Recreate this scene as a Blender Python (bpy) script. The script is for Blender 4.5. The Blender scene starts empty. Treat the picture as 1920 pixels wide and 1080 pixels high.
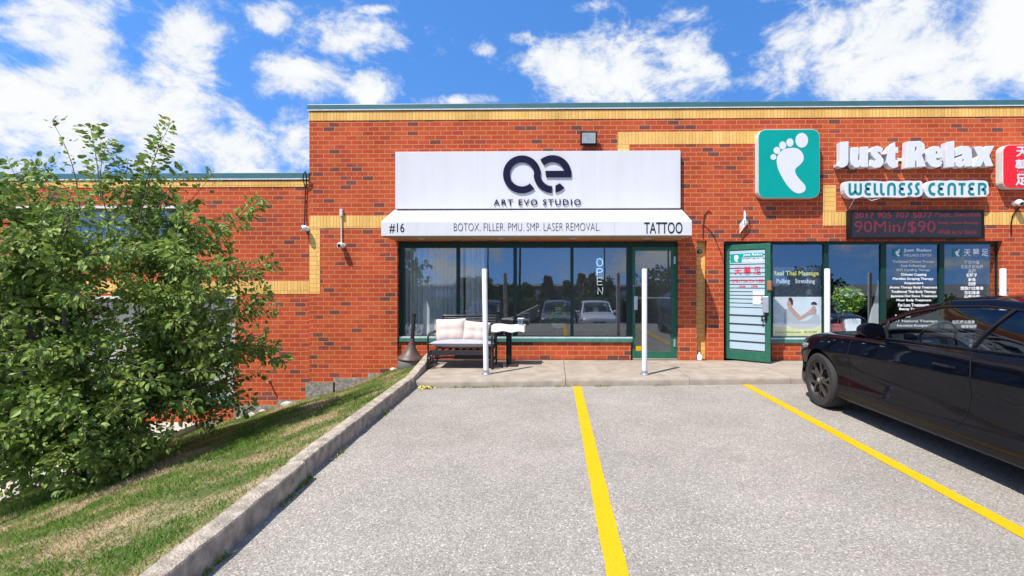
import bpy, bmesh, math, random
import numpy as np
from mathutils import Vector, Matrix, noise
from mathutils.geometry import tessellate_polygon
R = math.radians
scene = bpy.context.scene
C = scene.collection
random.seed(7)
# ------------------------------------------------------------------ camera
F, PPX, PPY, CAMH, TH = 900.0, 1024.0, 530.0, 1.555, math.atan(0.018)
cd = bpy.data.cameras.new('camera'); cam = bpy.data.objects.new('camera', cd); C.objects.link(cam)
cam.location = (0, 0, CAMH); cam.rotation_euler = (R(90), 0, TH)
cd.sensor_width = 36; cd.lens = 36 * F / 1920
cd.shift_x = -(PPX - 960) / 1920; cd.shift_y = (PPY - 540) / 1920
cd.clip_start = 0.05; cd.clip_end = 3000
scene.camera = cam
FW = Vector((-math.sin(TH), math.cos(TH), 0)); RT = Vector((math.cos(TH), math.sin(TH), 0))
def P(px, py, Y):            # measured point of the photograph on the plane at distance Y
    d = FW + RT * ((px - PPX) / F) + Vector((0, 0, (PPY - py) / F))
    return Vector((0, 0, CAMH)) + d * (Y / d.y)
def PX(px, Y): return P(px, 530, Y).x
def PZ(px, py, Y): return P(px, py, Y).z
# ------------------------------------------------------------------ light
scene.view_settings.view_transform = 'Standard'; scene.view_settings.look = 'None'
scene.view_settings.exposure = 0.62; scene.view_settings.gamma = 1
SUN_EL = math.atan2(1.66, 0.99)
sl = bpy.data.lights.new('sun', 'SUN'); sl.energy = 4.9; sl.angle = R(0.53); sl.color = (1, .955, .88)
so = bpy.data.objects.new('sun', sl); C.objects.link(so)
so.rotation_euler = Vector((.70, .70, -1.66)).to_track_quat('-Z', 'Y').to_euler()
W = bpy.data.worlds.new('World'); scene.world = W; W.use_nodes = True
wn, wl = W.node_tree.nodes, W.node_tree.links
wn.clear()
def N(nt, t, **kw):
    n = nt.nodes.new(t)
    for k, v in kw.items(): setattr(n, k, v)
    return n
def math_(nt, op, a, b=None, clamp=False):
    n = N(nt, 'ShaderNodeMath', operation=op); n.use_clamp = clamp
    for i, v in enumerate((a, b)):
        if v is None: continue
        if isinstance(v, (int, float)): n.inputs[i].default_value = v
        else: nt.links.new(v, n.inputs[i])
    return n.outputs[0]
def build_world():
    nt = W.node_tree
    out = N(nt, 'ShaderNodeOutputWorld'); bg = N(nt, 'ShaderNodeBackground'); bg.inputs[1].default_value = .1
    sky = N(nt, 'ShaderNodeTexSky', sky_type='NISHITA'); sky.sun_disc = False
    sky.sun_elevation = SUN_EL; sky.sun_rotation = R(225); sky.air_density = 1.0; sky.dust_density = .2; sky.ozone_density = 2.5
    hs = N(nt, 'ShaderNodeHueSaturation'); hs.inputs['Saturation'].default_value = 1.27; hs.inputs['Value'].default_value = 1.85
    hs.inputs['Hue'].default_value = .505
    nt.links.new(sky.outputs[0], hs.inputs['Color'])
    tc = N(nt, 'ShaderNodeTexCoord'); d = tc.outputs['Generated']
    sx = N(nt, 'ShaderNodeSeparateXYZ'); nt.links.new(d, sx.inputs[0])
    X, Y, Z = sx.outputs
    hi = N(nt, 'ShaderNodeCombineXYZ'); nt.links.new(X, hi.inputs[0]); nt.links.new(Y, hi.inputs[1]); nt.links.new(math_(nt, 'ADD', math_(nt, 'MAXIMUM', Z, 0.0), .30), hi.inputs[2])
    nv = N(nt, 'ShaderNodeVectorMath', operation='NORMALIZE'); nt.links.new(hi.outputs[0], nv.inputs[0]); nt.links.new(nv.outputs[0], sky.inputs[0])
    # flat cloud layer overhead: direction / (height + a little)
    zz = math_(nt, 'ADD', math_(nt, 'MAXIMUM', Z, 0.0), .22)
    cx = N(nt, 'ShaderNodeCombineXYZ')
    nt.links.new(math_(nt, 'DIVIDE', X, zz), cx.inputs[0]); nt.links.new(math_(nt, 'DIVIDE', Y, zz), cx.inputs[1])
    def nz(scale, det, off, rough=.58):
        m = N(nt, 'ShaderNodeMapping'); m.inputs['Location'].default_value = off
        m.inputs['Scale'].default_value = (1, 1, 1.5); nt.links.new(d, m.inputs[0])
        n = N(nt, 'ShaderNodeTexNoise'); n.inputs['Scale'].default_value = scale; n.inputs['Detail'].default_value = det
        n.inputs['Roughness'].default_value = rough; n.inputs['Distortion'].default_value = .25
        nt.links.new(m.outputs[0], n.inputs['Vector']); return n.outputs[0]
    n1 = math_(nt, 'ADD', math_(nt, 'MULTIPLY', math_(nt, 'SUBTRACT', nz(9.0, 14, (3.1, 1.7, 0), .68), .5), 2.9), .5); n2 = nz(3.0, 3, (7.7, 2.2, 0))
    # cloud banks standing over the building, as ellipses of direction (x/y, z/y)
    yy = math_(nt, 'MAXIMUM', Y, .05)
    uv = N(nt, 'ShaderNodeCombineXYZ'); nt.links.new(math_(nt, 'DIVIDE', X, yy), uv.inputs[0]); nt.links.new(math_(nt, 'DIVIDE', Z, yy), uv.inputs[1])
    def ell(cx_, cy_, rx, ry, w):
        a = N(nt, 'ShaderNodeVectorMath', operation='SUBTRACT'); nt.links.new(uv.outputs[0], a.inputs[0]); a.inputs[1].default_value = ((cx_ - 1040) / F, (530 - cy_) / F, 0)
        b = N(nt, 'ShaderNodeVectorMath', operation='MULTIPLY'); nt.links.new(a.outputs[0], b.inputs[0]); b.inputs[1].default_value = (F / rx, F / ry, 0)
        l = N(nt, 'ShaderNodeVectorMath', operation='LENGTH'); nt.links.new(b.outputs[0], l.inputs[0])
        m = N(nt, 'ShaderNodeMapRange', interpolation_type='SMOOTHSTEP'); nt.links.new(l.outputs['Value'], m.inputs[0])
        m.inputs[1].default_value = 1.75; m.inputs[2].default_value = .05; m.inputs[3].default_value = 0; m.inputs[4].default_value = w
        return m.outputs[0]
    acc = None
    for e in ((110, 190, 330, 190, 1), (40, 20, 220, 90, .9), (350, 55, 115, 62, .95), (500, 30, 50, 38, .85), (650, 72, 95, 46, .9), (560, 140, 110, 55, .95), (690, 160, 60, 36, .85),
              (340, 270, 300, 75, .95), (530, 215, 50, 50, .55), (1040, 118, 85, 48, 1), (1200, 130, 175, 78, 1), (985, 72, 34, 18, .9), (700, 14, 34, 11, .8), (1105, 12, 40, 16, .75), (1290, 30, 60, 24, .6),
              (1660, 110, 320, 150, 1), (1900, 60, 260, 160, 1), (860, 184, 80, 15, .85), (910, 92, 26, 14, .6)):
        o = ell(*e); acc = o if acc is None else math_(nt, 'MAXIMUM', acc, o)
    hole = None
    for e in ((60, 105, 55, 20, .55), (245, 60, 46, 60, .6), (440, 120, 40, 60, .5), (600, 60, 30, 18, .35), (1385, 90, 40, 70, .55), (1400, 30, 60, 26, .4), (1370, 180, 60, 30, .3), (470, 75, 40, 22, .4)):
        o = ell(*e); hole = o if hole is None else math_(nt, 'MAXIMUM', hole, o)
    acc = math_(nt, 'SUBTRACT', acc, math_(nt, 'MULTIPLY', hole, .72))
    front = N(nt, 'ShaderNodeMapRange', interpolation_type='SMOOTHSTEP'); nt.links.new(Y, front.inputs[0]); front.inputs[1].default_value = .1; front.inputs[2].default_value = .4
    bias_f = math_(nt, 'MULTIPLY', math_(nt, 'SUBTRACT', acc, .41), .92)
    bias_b = math_(nt, 'MULTIPLY', math_(nt, 'SUBTRACT', n2, .50), 2.0)
    mixb = N(nt, 'ShaderNodeMix'); nt.links.new(front.outputs[0], mixb.inputs[0]); nt.links.new(bias_b, mixb.inputs[2]); nt.links.new(bias_f, mixb.inputs[3])
    dens = math_(nt, 'ADD', n1, mixb.outputs[0])
    cm = N(nt, 'ShaderNodeMapRange', interpolation_type='SMOOTHSTEP'); nt.links.new(dens, cm.inputs[0]); cm.inputs[1].default_value = .32; cm.inputs[2].default_value = .98
    # thin veil everywhere near the banks
    n3 = nz(11.0, 6, (1.3, 9.2, 0))
    ramp = N(nt, 'ShaderNodeMapRange'); nt.links.new(math_(nt, 'ADD', math_(nt, 'MULTIPLY', n3, .55), math_(nt, 'MULTIPLY', dens, .6)), ramp.inputs[0])
    ramp.inputs[1].default_value = .45; ramp.inputs[2].default_value = .95; ramp.inputs[3].default_value = .0; ramp.inputs[4].default_value = 1
    cc = N(nt, 'ShaderNodeMix', data_type='RGBA'); nt.links.new(ramp.outputs[0], cc.inputs[0])
    cc.inputs[6].default_value = (4.9, 5.3, 5.9, 1); cc.inputs[7].default_value = (6.3, 6.4, 6.5, 1)
    mx = N(nt, 'ShaderNodeMix', data_type='RGBA'); nt.links.new(cm.outputs[0], mx.inputs[0]); nt.links.new(hs.outputs[0], mx.inputs[6]); nt.links.new(cc.outputs[2], mx.inputs[7])
    nt.links.new(mx.outputs[2], bg.inputs[0]); nt.links.new(bg.outputs[0], out.inputs[0])
build_world()
# ------------------------------------------------------------------ materials
def new_mat(name):
    m = bpy.data.materials.new(name); m.use_nodes = True
    nt = m.node_tree; return m, nt, nt.nodes['Principled BSDF']
def M(name, col, rough=.6, var=.12, scale=14, bump=0, bscale=60, metal=0, coat=0, spec=.5, emit=None, estr=0, trans=0):
    m, nt, b = new_mat(name)
    tc = N(nt, 'ShaderNodeTexCoord')
    n = N(nt, 'ShaderNodeTexNoise'); n.inputs['Scale'].default_value = scale; n.inputs['Detail'].default_value = 5
    nt.links.new(tc.outputs['Object'], n.inputs['Vector'])
    mr = N(nt, 'ShaderNodeMapRange'); nt.links.new(n.outputs[0], mr.inputs[0]); mr.inputs[1].default_value = .3; mr.inputs[2].default_value = .7
    mx = N(nt, 'ShaderNodeMix', data_type='RGBA'); nt.links.new(mr.outputs[0], mx.inputs[0])
    mx.inputs[6].default_value = tuple(c * (1 - var) for c in col) + (1,); mx.inputs[7].default_value = tuple(min(1, c * (1 + var)) for c in col) + (1,)
    nt.links.new(mx.outputs[2], b.inputs['Base Color'])
    b.inputs['Roughness'].default_value = rough; b.inputs['Metallic'].default_value = metal
    b.inputs['Coat Weight'].default_value = coat; b.inputs['Coat Roughness'].default_value = .03
    b.inputs['Specular IOR Level'].default_value = spec
    if emit: b.inputs['Emission Color'].default_value = emit + (1,); b.inputs['Emission Strength'].default_value = estr
    if bump:
        n2 = N(nt, 'ShaderNodeTexNoise'); n2.inputs['Scale'].default_value = bscale; n2.inputs['Detail'].default_value = 6
        nt.links.new(tc.outputs['Object'], n2.inputs['Vector'])
        bp = N(nt, 'ShaderNodeBump'); bp.inputs['Strength'].default_value = bump; bp.inputs['Distance'].default_value = .02
        nt.links.new(n2.outputs[0], bp.inputs['Height']); nt.links.new(bp.outputs[0], b.inputs['Normal'])
    return m
def brick_mat(name, bw, bh, stops, mortar, vertical=False, offset=.5, cluster=0.0, msize=.0055):
    m, nt, b = new_mat(name)
    tc = N(nt, 'ShaderNodeTexCoord'); s = N(nt, 'ShaderNodeSeparateXYZ'); nt.links.new(tc.outputs['Object'], s.inputs[0])
    c = N(nt, 'ShaderNodeCombineXYZ')
    u = math_(nt, 'ADD', s.outputs[0], s.outputs[1])
    nt.links.new(s.outputs[2] if vertical else u, c.inputs[0]); nt.links.new(u if vertical else s.outputs[2], c.inputs[1])
    br = N(nt, 'ShaderNodeTexBrick'); br.offset = offset; br.squash = 1
    nt.links.new(c.outputs[0], br.inputs['Vector'])
    br.inputs['Color1'].default_value = (0, 0, 0, 1); br.inputs['Color2'].default_value = (1, 1, 1, 1); br.inputs['Mortar'].default_value = (0, 0, 0, 1)
    br.inputs['Scale'].default_value = 1; br.inputs['Mortar Size'].default_value = msize; br.inputs['Mortar Smooth'].default_value = .25; br.inputs['Bias'].default_value = 0
    br.inputs['Brick Width'].default_value = bw; br.inputs['Row Height'].default_value = bh
    val = br.outputs['Color']
    if cluster:
        nz = N(nt, 'ShaderNodeTexNoise'); nz.inputs['Scale'].default_value = 1; nz.inputs['Detail'].default_value = 1
        mp = N(nt, 'ShaderNodeMapping'); mp.inputs['Scale'].default_value = (1.1, 5, 1); nt.links.new(c.outputs[0], mp.inputs[0]); nt.links.new(mp.outputs[0], nz.inputs['Vector'])
        val = math_(nt, 'ADD', val, math_(nt, 'MULTIPLY', math_(nt, 'SUBTRACT', nz.outputs[0], .5), cluster))
    rp = N(nt, 'ShaderNodeValToRGB'); nt.links.new(val, rp.inputs[0])
    el = rp.color_ramp.elements
    while len(el) < len(stops): el.new(.5)
    for e, (p, col) in zip(el, stops): e.position = p; e.color = col + (1,)
    # fine grain and weathering in each brick
    ng = N(nt, 'ShaderNodeTexNoise'); ng.inputs['Scale'].default_value = 38; ng.inputs['Detail'].default_value = 5; nt.links.new(tc.outputs['Object'], ng.inputs['Vector'])
    nl = N(nt, 'ShaderNodeTexNoise'); nl.inputs['Scale'].default_value = 1.3; nl.inputs['Detail'].default_value = 4; nt.links.new(tc.outputs['Object'], nl.inputs['Vector'])
    g = math_(nt, 'ADD', math_(nt, 'MULTIPLY', ng.outputs[0], .5), math_(nt, 'ADD', math_(nt, 'MULTIPLY', nl.outputs[0], .9), .3))
    mul = N(nt, 'ShaderNodeMix', data_type='RGBA', blend_type='MULTIPLY'); mul.inputs[0].default_value = 1
    nt.links.new(rp.outputs[0], mul.inputs[6])
    cg = N(nt, 'ShaderNodeCombineColor'); [nt.links.new(g, cg.inputs[i]) for i in range(3)]; nt.links.new(cg.outputs[0], mul.inputs[7])
    mx = N(nt, 'ShaderNodeMix', data_type='RGBA'); nt.links.new(br.outputs['Fac'], mx.inputs[0]); nt.links.new(mul.outputs[2], mx.inputs[6]); mx.inputs[7].default_value = mortar + (1,)
    nt.links.new(mx.outputs[2], b.inputs['Base Color']); b.inputs['Roughness'].default_value = .9; b.inputs['Specular IOR Level'].default_value = .08
    h = math_(nt, 'SUBTRACT', math_(nt, 'MULTIPLY', ng.outputs[0], .35), br.outputs['Fac'])
    bp = N(nt, 'ShaderNodeBump'); bp.inputs['Strength'].default_value = .55; bp.inputs['Distance'].default_value = .006
    nt.links.new(h, bp.inputs['Height']); nt.links.new(bp.outputs[0], b.inputs['Normal'])
    return m
BW, BH = .2125, .0845
RED = [(0, (.41, .070, .025)), (.12, (.455, .096, .031)), (.3, (.445, .077, .027)), (.6, (.42, .069, .027)), (.82, (.37, .060, .027)), (.90, (.35, .06, .031)), (.915, (.19, .062, .045)), (1, (.15, .055, .046))]
m_brick = brick_mat('red_brick', BW, BH, RED, (.53, .265, .145), cluster=.75, msize=.005)
YEL = [(0, (.67, .385, .11)), (.5, (.71, .42, .125)), (1, (.75, .465, .155))]
m_soldier = brick_mat('yellow_soldier_brick', .5, .0625, YEL, (.34, .18, .06), vertical=True, offset=0, msize=.003)
m_stack = brick_mat('yellow_stack_brick', .5, BH, YEL, (.33, .19, .07), offset=0, msize=.003)
m_green = M('green_frame_paint', (.007, .034, .026), .35, .1, spec=.3)
m_green2 = M('green_door_paint', (.022, .115, .07), .4, .12, spec=.3)
m_sill = M('green_sill_paint', (.05, .17, .13), .4, .15)
m_coping = M('green_metal_coping', (.045, .125, .13), .4, .1, 3)
m_drip = M('pale_drip_edge', (.5, .58, .58), .4)  # pale tone of the highlight on the coping drip, used on sills too
def streak_mat(name, col, dirt, amt):
    m, nt, b = new_mat(name); tc = N(nt, 'ShaderNodeTexCoord')
    mp = N(nt, 'ShaderNodeMapping'); mp.inputs['Scale'].default_value = (7, 7, .8); nt.links.new(tc.outputs['Object'], mp.inputs[0])
    a = N(nt, 'ShaderNodeTexNoise'); a.inputs['Scale'].default_value = 1; a.inputs['Detail'].default_value = 6; nt.links.new(mp.outputs[0], a.inputs['Vector'])
    c = N(nt, 'ShaderNodeTexNoise'); c.inputs['Scale'].default_value = 1.1; c.inputs['Detail'].default_value = 5; nt.links.new(tc.outputs['Object'], c.inputs['Vector'])
    k = N(nt, 'ShaderNodeMapRange'); nt.links.new(math_(nt, 'MULTIPLY', a.outputs[0], c.outputs[0]), k.inputs[0]); k.inputs[1].default_value = .2; k.inputs[2].default_value = .42; k.inputs[4].default_value = amt
    mx = N(nt, 'ShaderNodeMix', data_type='RGBA'); nt.links.new(k.outputs[0], mx.inputs[0]); mx.inputs[6].default_value = col + (1,); mx.inputs[7].default_value = dirt + (1,)
    nt.links.new(mx.outputs[2], b.inputs['Base Color']); b.inputs['Roughness'].default_value = .42; b.inputs['Specular IOR Level'].default_value = .3
    bp = N(nt, 'ShaderNodeBump'); bp.inputs['Strength'].default_value = .06; bp.inputs['Distance'].default_value = .05; nt.links.new(c.outputs[0], bp.inputs['Height']); nt.links.new(bp.outputs[0], b.inputs['Normal']); return m
m_white = streak_mat('white_sign_panel', (.595, .59, .60), (.50, .485, .47), .28)
m_awn = streak_mat('white_awning_skin', (.64, .64, .645), (.48, .46, .43), .3)
m_soffit = M('bounce_tinted_soffit', (.42, .23, .10), .6, .1, 5)  # warm bounce and shade under the awning are put into this tan
m_joint = M('grey_joint', (.45, .46, .48), .6)
m_navy = M('navy_letter', (.010, .009, .032), .5, spec=.12)
m_black = M('black_plastic', (.010, .010, .011), .45, spec=.2)
m_dark = M('dark_metal', (.02, .02, .022), .45)
m_steel = M('brushed_steel', (.55, .56, .58), .35, .1, metal=.8)
m_wpaint = M('white_painted_metal', (.68, .68, .68), .4, .05, 9)
m_wplastic = M('white_plastic', (.78, .78, .77), .35, .04)
m_teal = M('teal_sign_face', (.0, .30, .26), .4, .05, 3, spec=.2)
m_tealt = M('dark_teal_letter', (.0, .19, .19), .35, .05)
m_signw = M('white_sign_face', (.62, .63, .66), .4, .03, spec=.3)
m_edge = M('cream_sign_edge', (.62, .60, .55), .5, .06, spec=.3)
m_red = M('red_sign_face', (.78, .006, .012), .3, .04)
m_led = M('red_led', (.25, .01, .02), .5, emit=(.9, .03, .06), estr=.35)
m_screen = M('dark_screen', (.035, .03, .036), .3, .2, 40)
m_conc = M('pale_concrete', (.285, .238, .187), .9, .2, 5, bump=.35, bscale=90)
m_kerb = M('grey_kerb_concrete', (.37, .31, .24), .92, .4, 11, bump=.9, bscale=70)
m_found = M('weathered_foundation', (.23, .21, .18), .95, .45, 16, bump=.5, bscale=40)
m_path = M('lower_path_concrete', (.40, .36, .31), .9, .1, 4, bump=.2)
m_yline = M('yellow_line_paint', (.62, .325, .004), .75, .16, 55, bump=.5, bscale=120, spec=.15)
def paint_mat():
    m, nt, b = new_mat('yellow_road_paint'); tc = N(nt, 'ShaderNodeTexCoord'); o = tc.outputs['Object']
    a = N(nt, 'ShaderNodeTexNoise'); a.inputs['Scale'].default_value = 75; a.inputs['Detail'].default_value = 5; a.inputs['Roughness'].default_value = .7; nt.links.new(o, a.inputs['Vector'])
    c = N(nt, 'ShaderNodeTexNoise'); c.inputs['Scale'].default_value = 2.2; c.inputs['Detail'].default_value = 4; nt.links.new(o, c.inputs['Vector'])
    k = math_(nt, 'ADD', a.outputs[0], math_(nt, 'MULTIPLY', math_(nt, 'SUBTRACT', c.outputs[0], .5), .3))
    rp = N(nt, 'ShaderNodeValToRGB'); nt.links.new(k, rp.inputs[0]); e = rp.color_ramp.elements
    e[0].position = .3; e[0].color = (.56, .285, .004, 1); e[1].position = .62; e[1].color = (.66, .36, .006, 1)
    q = e.new(.67); q.color = (.50, .27, .02, 1); q = e.new(.71); q.color = (.20, .15, .08, 1)
    nt.links.new(rp.outputs[0], b.inputs['Base Color']); b.inputs['Roughness'].default_value = .8; b.inputs['Specular IOR Level'].default_value = .15
    bp = N(nt, 'ShaderNodeBump'); bp.inputs['Strength'].default_value = .6; bp.inputs['Distance'].default_value = .006; nt.links.new(a.outputs[0], bp.inputs['Height']); nt.links.new(bp.outputs[0], b.inputs['Normal']); return m
m_paintline = paint_mat()
m_stone = M('pale_stone', (.42, .38, .32), .9, .25, 20, bump=.4)
m_cush = M('cream_cushion', (.58, .475, .41), .9, .05, 8, bump=.2, bscale=25)
m_lav = M('lavender_cushion', (.35, .335, .40), .9, .08, 8, bump=.25, bscale=25)
m_bronze = M('brown_resin', (.085, .055, .042), .5, .15)
m_cloth = M('white_cloth', (.66, .65, .60), .8, .06, 14, bump=.4, bscale=18)
m_curt = M('sheer_white_curtain', (.55, .57, .58), .9, .05)
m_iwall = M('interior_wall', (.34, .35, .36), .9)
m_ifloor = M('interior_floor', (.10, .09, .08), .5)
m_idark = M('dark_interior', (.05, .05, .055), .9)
m_lamp = M('downlight_lamp', (.9, .9, .85), .5, emit=(1, .95, .85), estr=13)
m_neon = M('white_neon', (.9, .95, 1), .5, emit=(.85, .95, 1), estr=.7)
m_leafp = M('house_plant_leaf', (.22, .36, .05), .5, .4, 30)
m_terra = M('red_flower_pot', (.38, .035, .03), .4)
m_brass = M('brass_box', (.30, .12, .05), .5)
m_txtw = M('white_vinyl_letter', (.82, .82, .82), .5)
m_txty = M('yellow_letter', (.80, .78, .20), .5)
m_txtr = M('red_vinyl_letter', (.60, .02, .05), .5)
m_film = M('frosted_film', (.36, .47, .53), .6, .05, 2)
m_post1 = M('poster_dark_picture', (.04, .055, .085), .4, .5, 25)
m_post2 = M('poster_pale_picture', (.84, .88, .92), .4, .06, 5)
m_post3 = M('poster_yellow_picture', (.85, .83, .38), .4, .1, 8)
m_skin = M('poster_skin', (.66, .42, .34), .5)
m_hair = M('poster_hair', (.06, .02, .025), .5)
m_paint = M('black_car_paint', (.0025, .003, .006), .5, .1, coat=.55, spec=.0)
m_tyre = M('tyre_rubber', (.022, .021, .02), .8, .2, 40)
m_rim = M('black_alloy', (.035, .031, .030), .45, .1, coat=.25)
m_head = M('lamp_lens', (.16, .17, .18), .1, .05, coat=1)
m_tail = M('tail_lamp_lens', (.25, .006, .008), .2, coat=1)
m_seat = M('black_leather', (.018, .017, .018), .5)
m_wcar = M('white_car_paint', (.75, .76, .78), .3, .02, coat=.8)
m_scar = M('grey_car_paint', (.10, .11, .12), .3, .05, coat=.8)
m_bcar = M('dark_blue_car_paint', (.02, .03, .06), .3, .05, coat=.8)
m_grey = M('grey_bin_plastic', (.13, .13, .12), .6)
m_yleaf = M('dry_yellow_leaf', (.55, .48, .10), .8, .3, 40)
m_sage = M('beige_panel', (.47, .42, .36), .8)
def glass_mat(name, refl, tint):
    m, nt, b = new_mat(name); nt.nodes.remove(b)
    t = N(nt, 'ShaderNodeBsdfTransparent'); t.inputs[0].default_value = tint + (1,)
    g = N(nt, 'ShaderNodeBsdfGlossy'); g.inputs['Roughness'].default_value = 0; g.inputs[0].default_value = (.86, .93, 1, 1)
    tc = N(nt, 'ShaderNodeTexCoord'); nz = N(nt, 'ShaderNodeTexNoise'); nz.inputs['Scale'].default_value = 1.6; nz.inputs['Detail'].default_value = 1
    nt.links.new(tc.outputs['Object'], nz.inputs['Vector'])
    bp = N(nt, 'ShaderNodeBump'); bp.inputs['Strength'].default_value = .02; bp.inputs['Distance'].default_value = .02
    nt.links.new(nz.outputs[0], bp.inputs['Height']); nt.links.new(bp.outputs[0], g.inputs['Normal'])
    fr = N(nt, 'ShaderNodeLayerWeight'); fr.inputs[0].default_value = .5
    fac = math_(nt, 'ADD', math_(nt, 'MULTIPLY', math_(nt, 'POWER', fr.outputs['Facing'], 5.0), .8), refl, clamp=True)
    mx = N(nt, 'ShaderNodeMixShader'); nt.links.new(fac, mx.inputs[0]); nt.links.new(t.outputs[0], mx.inputs[1]); nt.links.new(g.outputs[0], mx.inputs[2])
    nt.links.new(mx.outputs[0], nt.nodes['Material Output'].inputs[0]); return m
m_glass = glass_mat('shop_glass', .19, (.92, .96, .96))
m_cglass = glass_mat('car_glass', .07, (.80, .86, .84))
m_cup = glass_mat('clear_cup', .12, (.8, .9, .95))
def asphalt_mat():
    m, nt, b = new_mat('weathered_asphalt')
    tc = N(nt, 'ShaderNodeTexCoord'); o = tc.outputs['Object']
    v = N(nt, 'ShaderNodeTexVoronoi'); v.inputs['Scale'].default_value = 110; nt.links.new(o, v.inputs['Vector'])
    n1 = N(nt, 'ShaderNodeTexNoise'); n1.inputs['Scale'].default_value = 50; n1.inputs['Detail'].default_value = 5; n1.inputs['Roughness'].default_value = .75; nt.links.new(o, n1.inputs['Vector'])
    n2 = N(nt, 'ShaderNodeTexNoise'); n2.inputs['Scale'].default_value = .9; n2.inputs['Detail'].default_value = 7; nt.links.new(o, n2.inputs['Vector'])
    n3 = N(nt, 'ShaderNodeTexNoise'); n3.inputs['Scale'].default_value = 3.1; n3.inputs['Detail'].default_value = 5; nt.links.new(o, n3.inputs['Vector'])
    sc = N(nt, 'ShaderNodeSeparateColor'); nt.links.new(v.outputs['Color'], sc.inputs[0])
    stone = N(nt, 'ShaderNodeValToRGB'); nt.links.new(sc.outputs[0], stone.inputs[0])
    e = stone.color_ramp.elements; e[0].color = (.19, .172, .147, 1); e[1].color = (.325, .298, .258, 1); e[1].position = .9
    k = e.new(.97); k.color = (.46, .42, .37, 1)
    pit = N(nt, 'ShaderNodeMapRange'); nt.links.new(n1.outputs[0], pit.inputs[0]); pit.inputs[1].default_value = .60; pit.inputs[2].default_value = .655
    pit.inputs[3].default_value = 0; pit.inputs[4].default_value = .85
    mx = N(nt, 'ShaderNodeMix', data_type='RGBA'); nt.links.new(pit.outputs[0], mx.inputs[0]); nt.links.new(stone.outputs[0], mx.inputs[6]); mx.inputs[7].default_value = (.07, .066, .06, 1)
    g = math_(nt, 'ADD', math_(nt, 'MULTIPLY', n2.outputs[0], .5), math_(nt, 'ADD', math_(nt, 'MULTIPLY', n3.outputs[0], .25), .63))
    cg = N(nt, 'ShaderNodeCombineColor'); [nt.links.new(g, cg.inputs[i]) for i in range(3)]
    mul = N(nt, 'ShaderNodeMix', data_type='RGBA', blend_type='MULTIPLY'); mul.inputs[0].default_value = 1; nt.links.new(mx.outputs[2], mul.inputs[6]); nt.links.new(cg.outputs[0], mul.inputs[7])
    # oil drips, rusty blotches and hairline cracks
    n4 = N(nt, 'ShaderNodeTexNoise'); n4.inputs['Scale'].default_value = 1.7; n4.inputs['Detail'].default_value = 3; nt.links.new(o, n4.inputs['Vector'])
    st = N(nt, 'ShaderNodeMapRange'); nt.links.new(n4.outputs[0], st.inputs[0]); st.inputs[1].default_value = .62; st.inputs[2].default_value = .75; st.inputs[4].default_value = .32
    m1 = N(nt, 'ShaderNodeMix', data_type='RGBA', blend_type='MULTIPLY'); nt.links.new(st.outputs[0], m1.inputs[0]); nt.links.new(mul.outputs[2], m1.inputs[6]); m1.inputs[7].default_value = (.85, .62, .55, 1)
    v2 = N(nt, 'ShaderNodeTexVoronoi'); v2.inputs['Scale'].default_value = 1.5; v2.inputs['Randomness'].default_value = 1; nt.links.new(o, v2.inputs['Vector'])
    dp = N(nt, 'ShaderNodeMapRange'); nt.links.new(math_(nt, 'ADD', v2.outputs['Distance'], math_(nt, 'MULTIPLY', math_(nt, 'SUBTRACT', n3.outputs[0], .5), .12)), dp.inputs[0]); dp.inputs[1].default_value = .035; dp.inputs[2].default_value = .015; dp.inputs[4].default_value = .55
    m2 = N(nt, 'ShaderNodeMix', data_type='RGBA'); nt.links.new(dp.outputs[0], m2.inputs[0]); nt.links.new(m1.outputs[2], m2.inputs[6]); m2.inputs[7].default_value = (.06, .055, .05, 1)
    nt.links.new(m2.outputs[2], b.inputs['Base Color']); b.inputs['Roughness'].default_value = .9; b.inputs['Specular IOR Level'].default_value = .15
    h = math_(nt, 'SUBTRACT', math_(nt, 'MULTIPLY', v.outputs['Distance'], -.8), pit.outputs[0])
    bp = N(nt, 'ShaderNodeBump'); bp.inputs['Strength'].default_value = .6; bp.inputs['Distance'].default_value = .006; nt.links.new(h, bp.inputs['Height']); nt.links.new(bp.outputs[0], b.inputs['Normal'])
    return m
m_asph = asphalt_mat()
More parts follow.
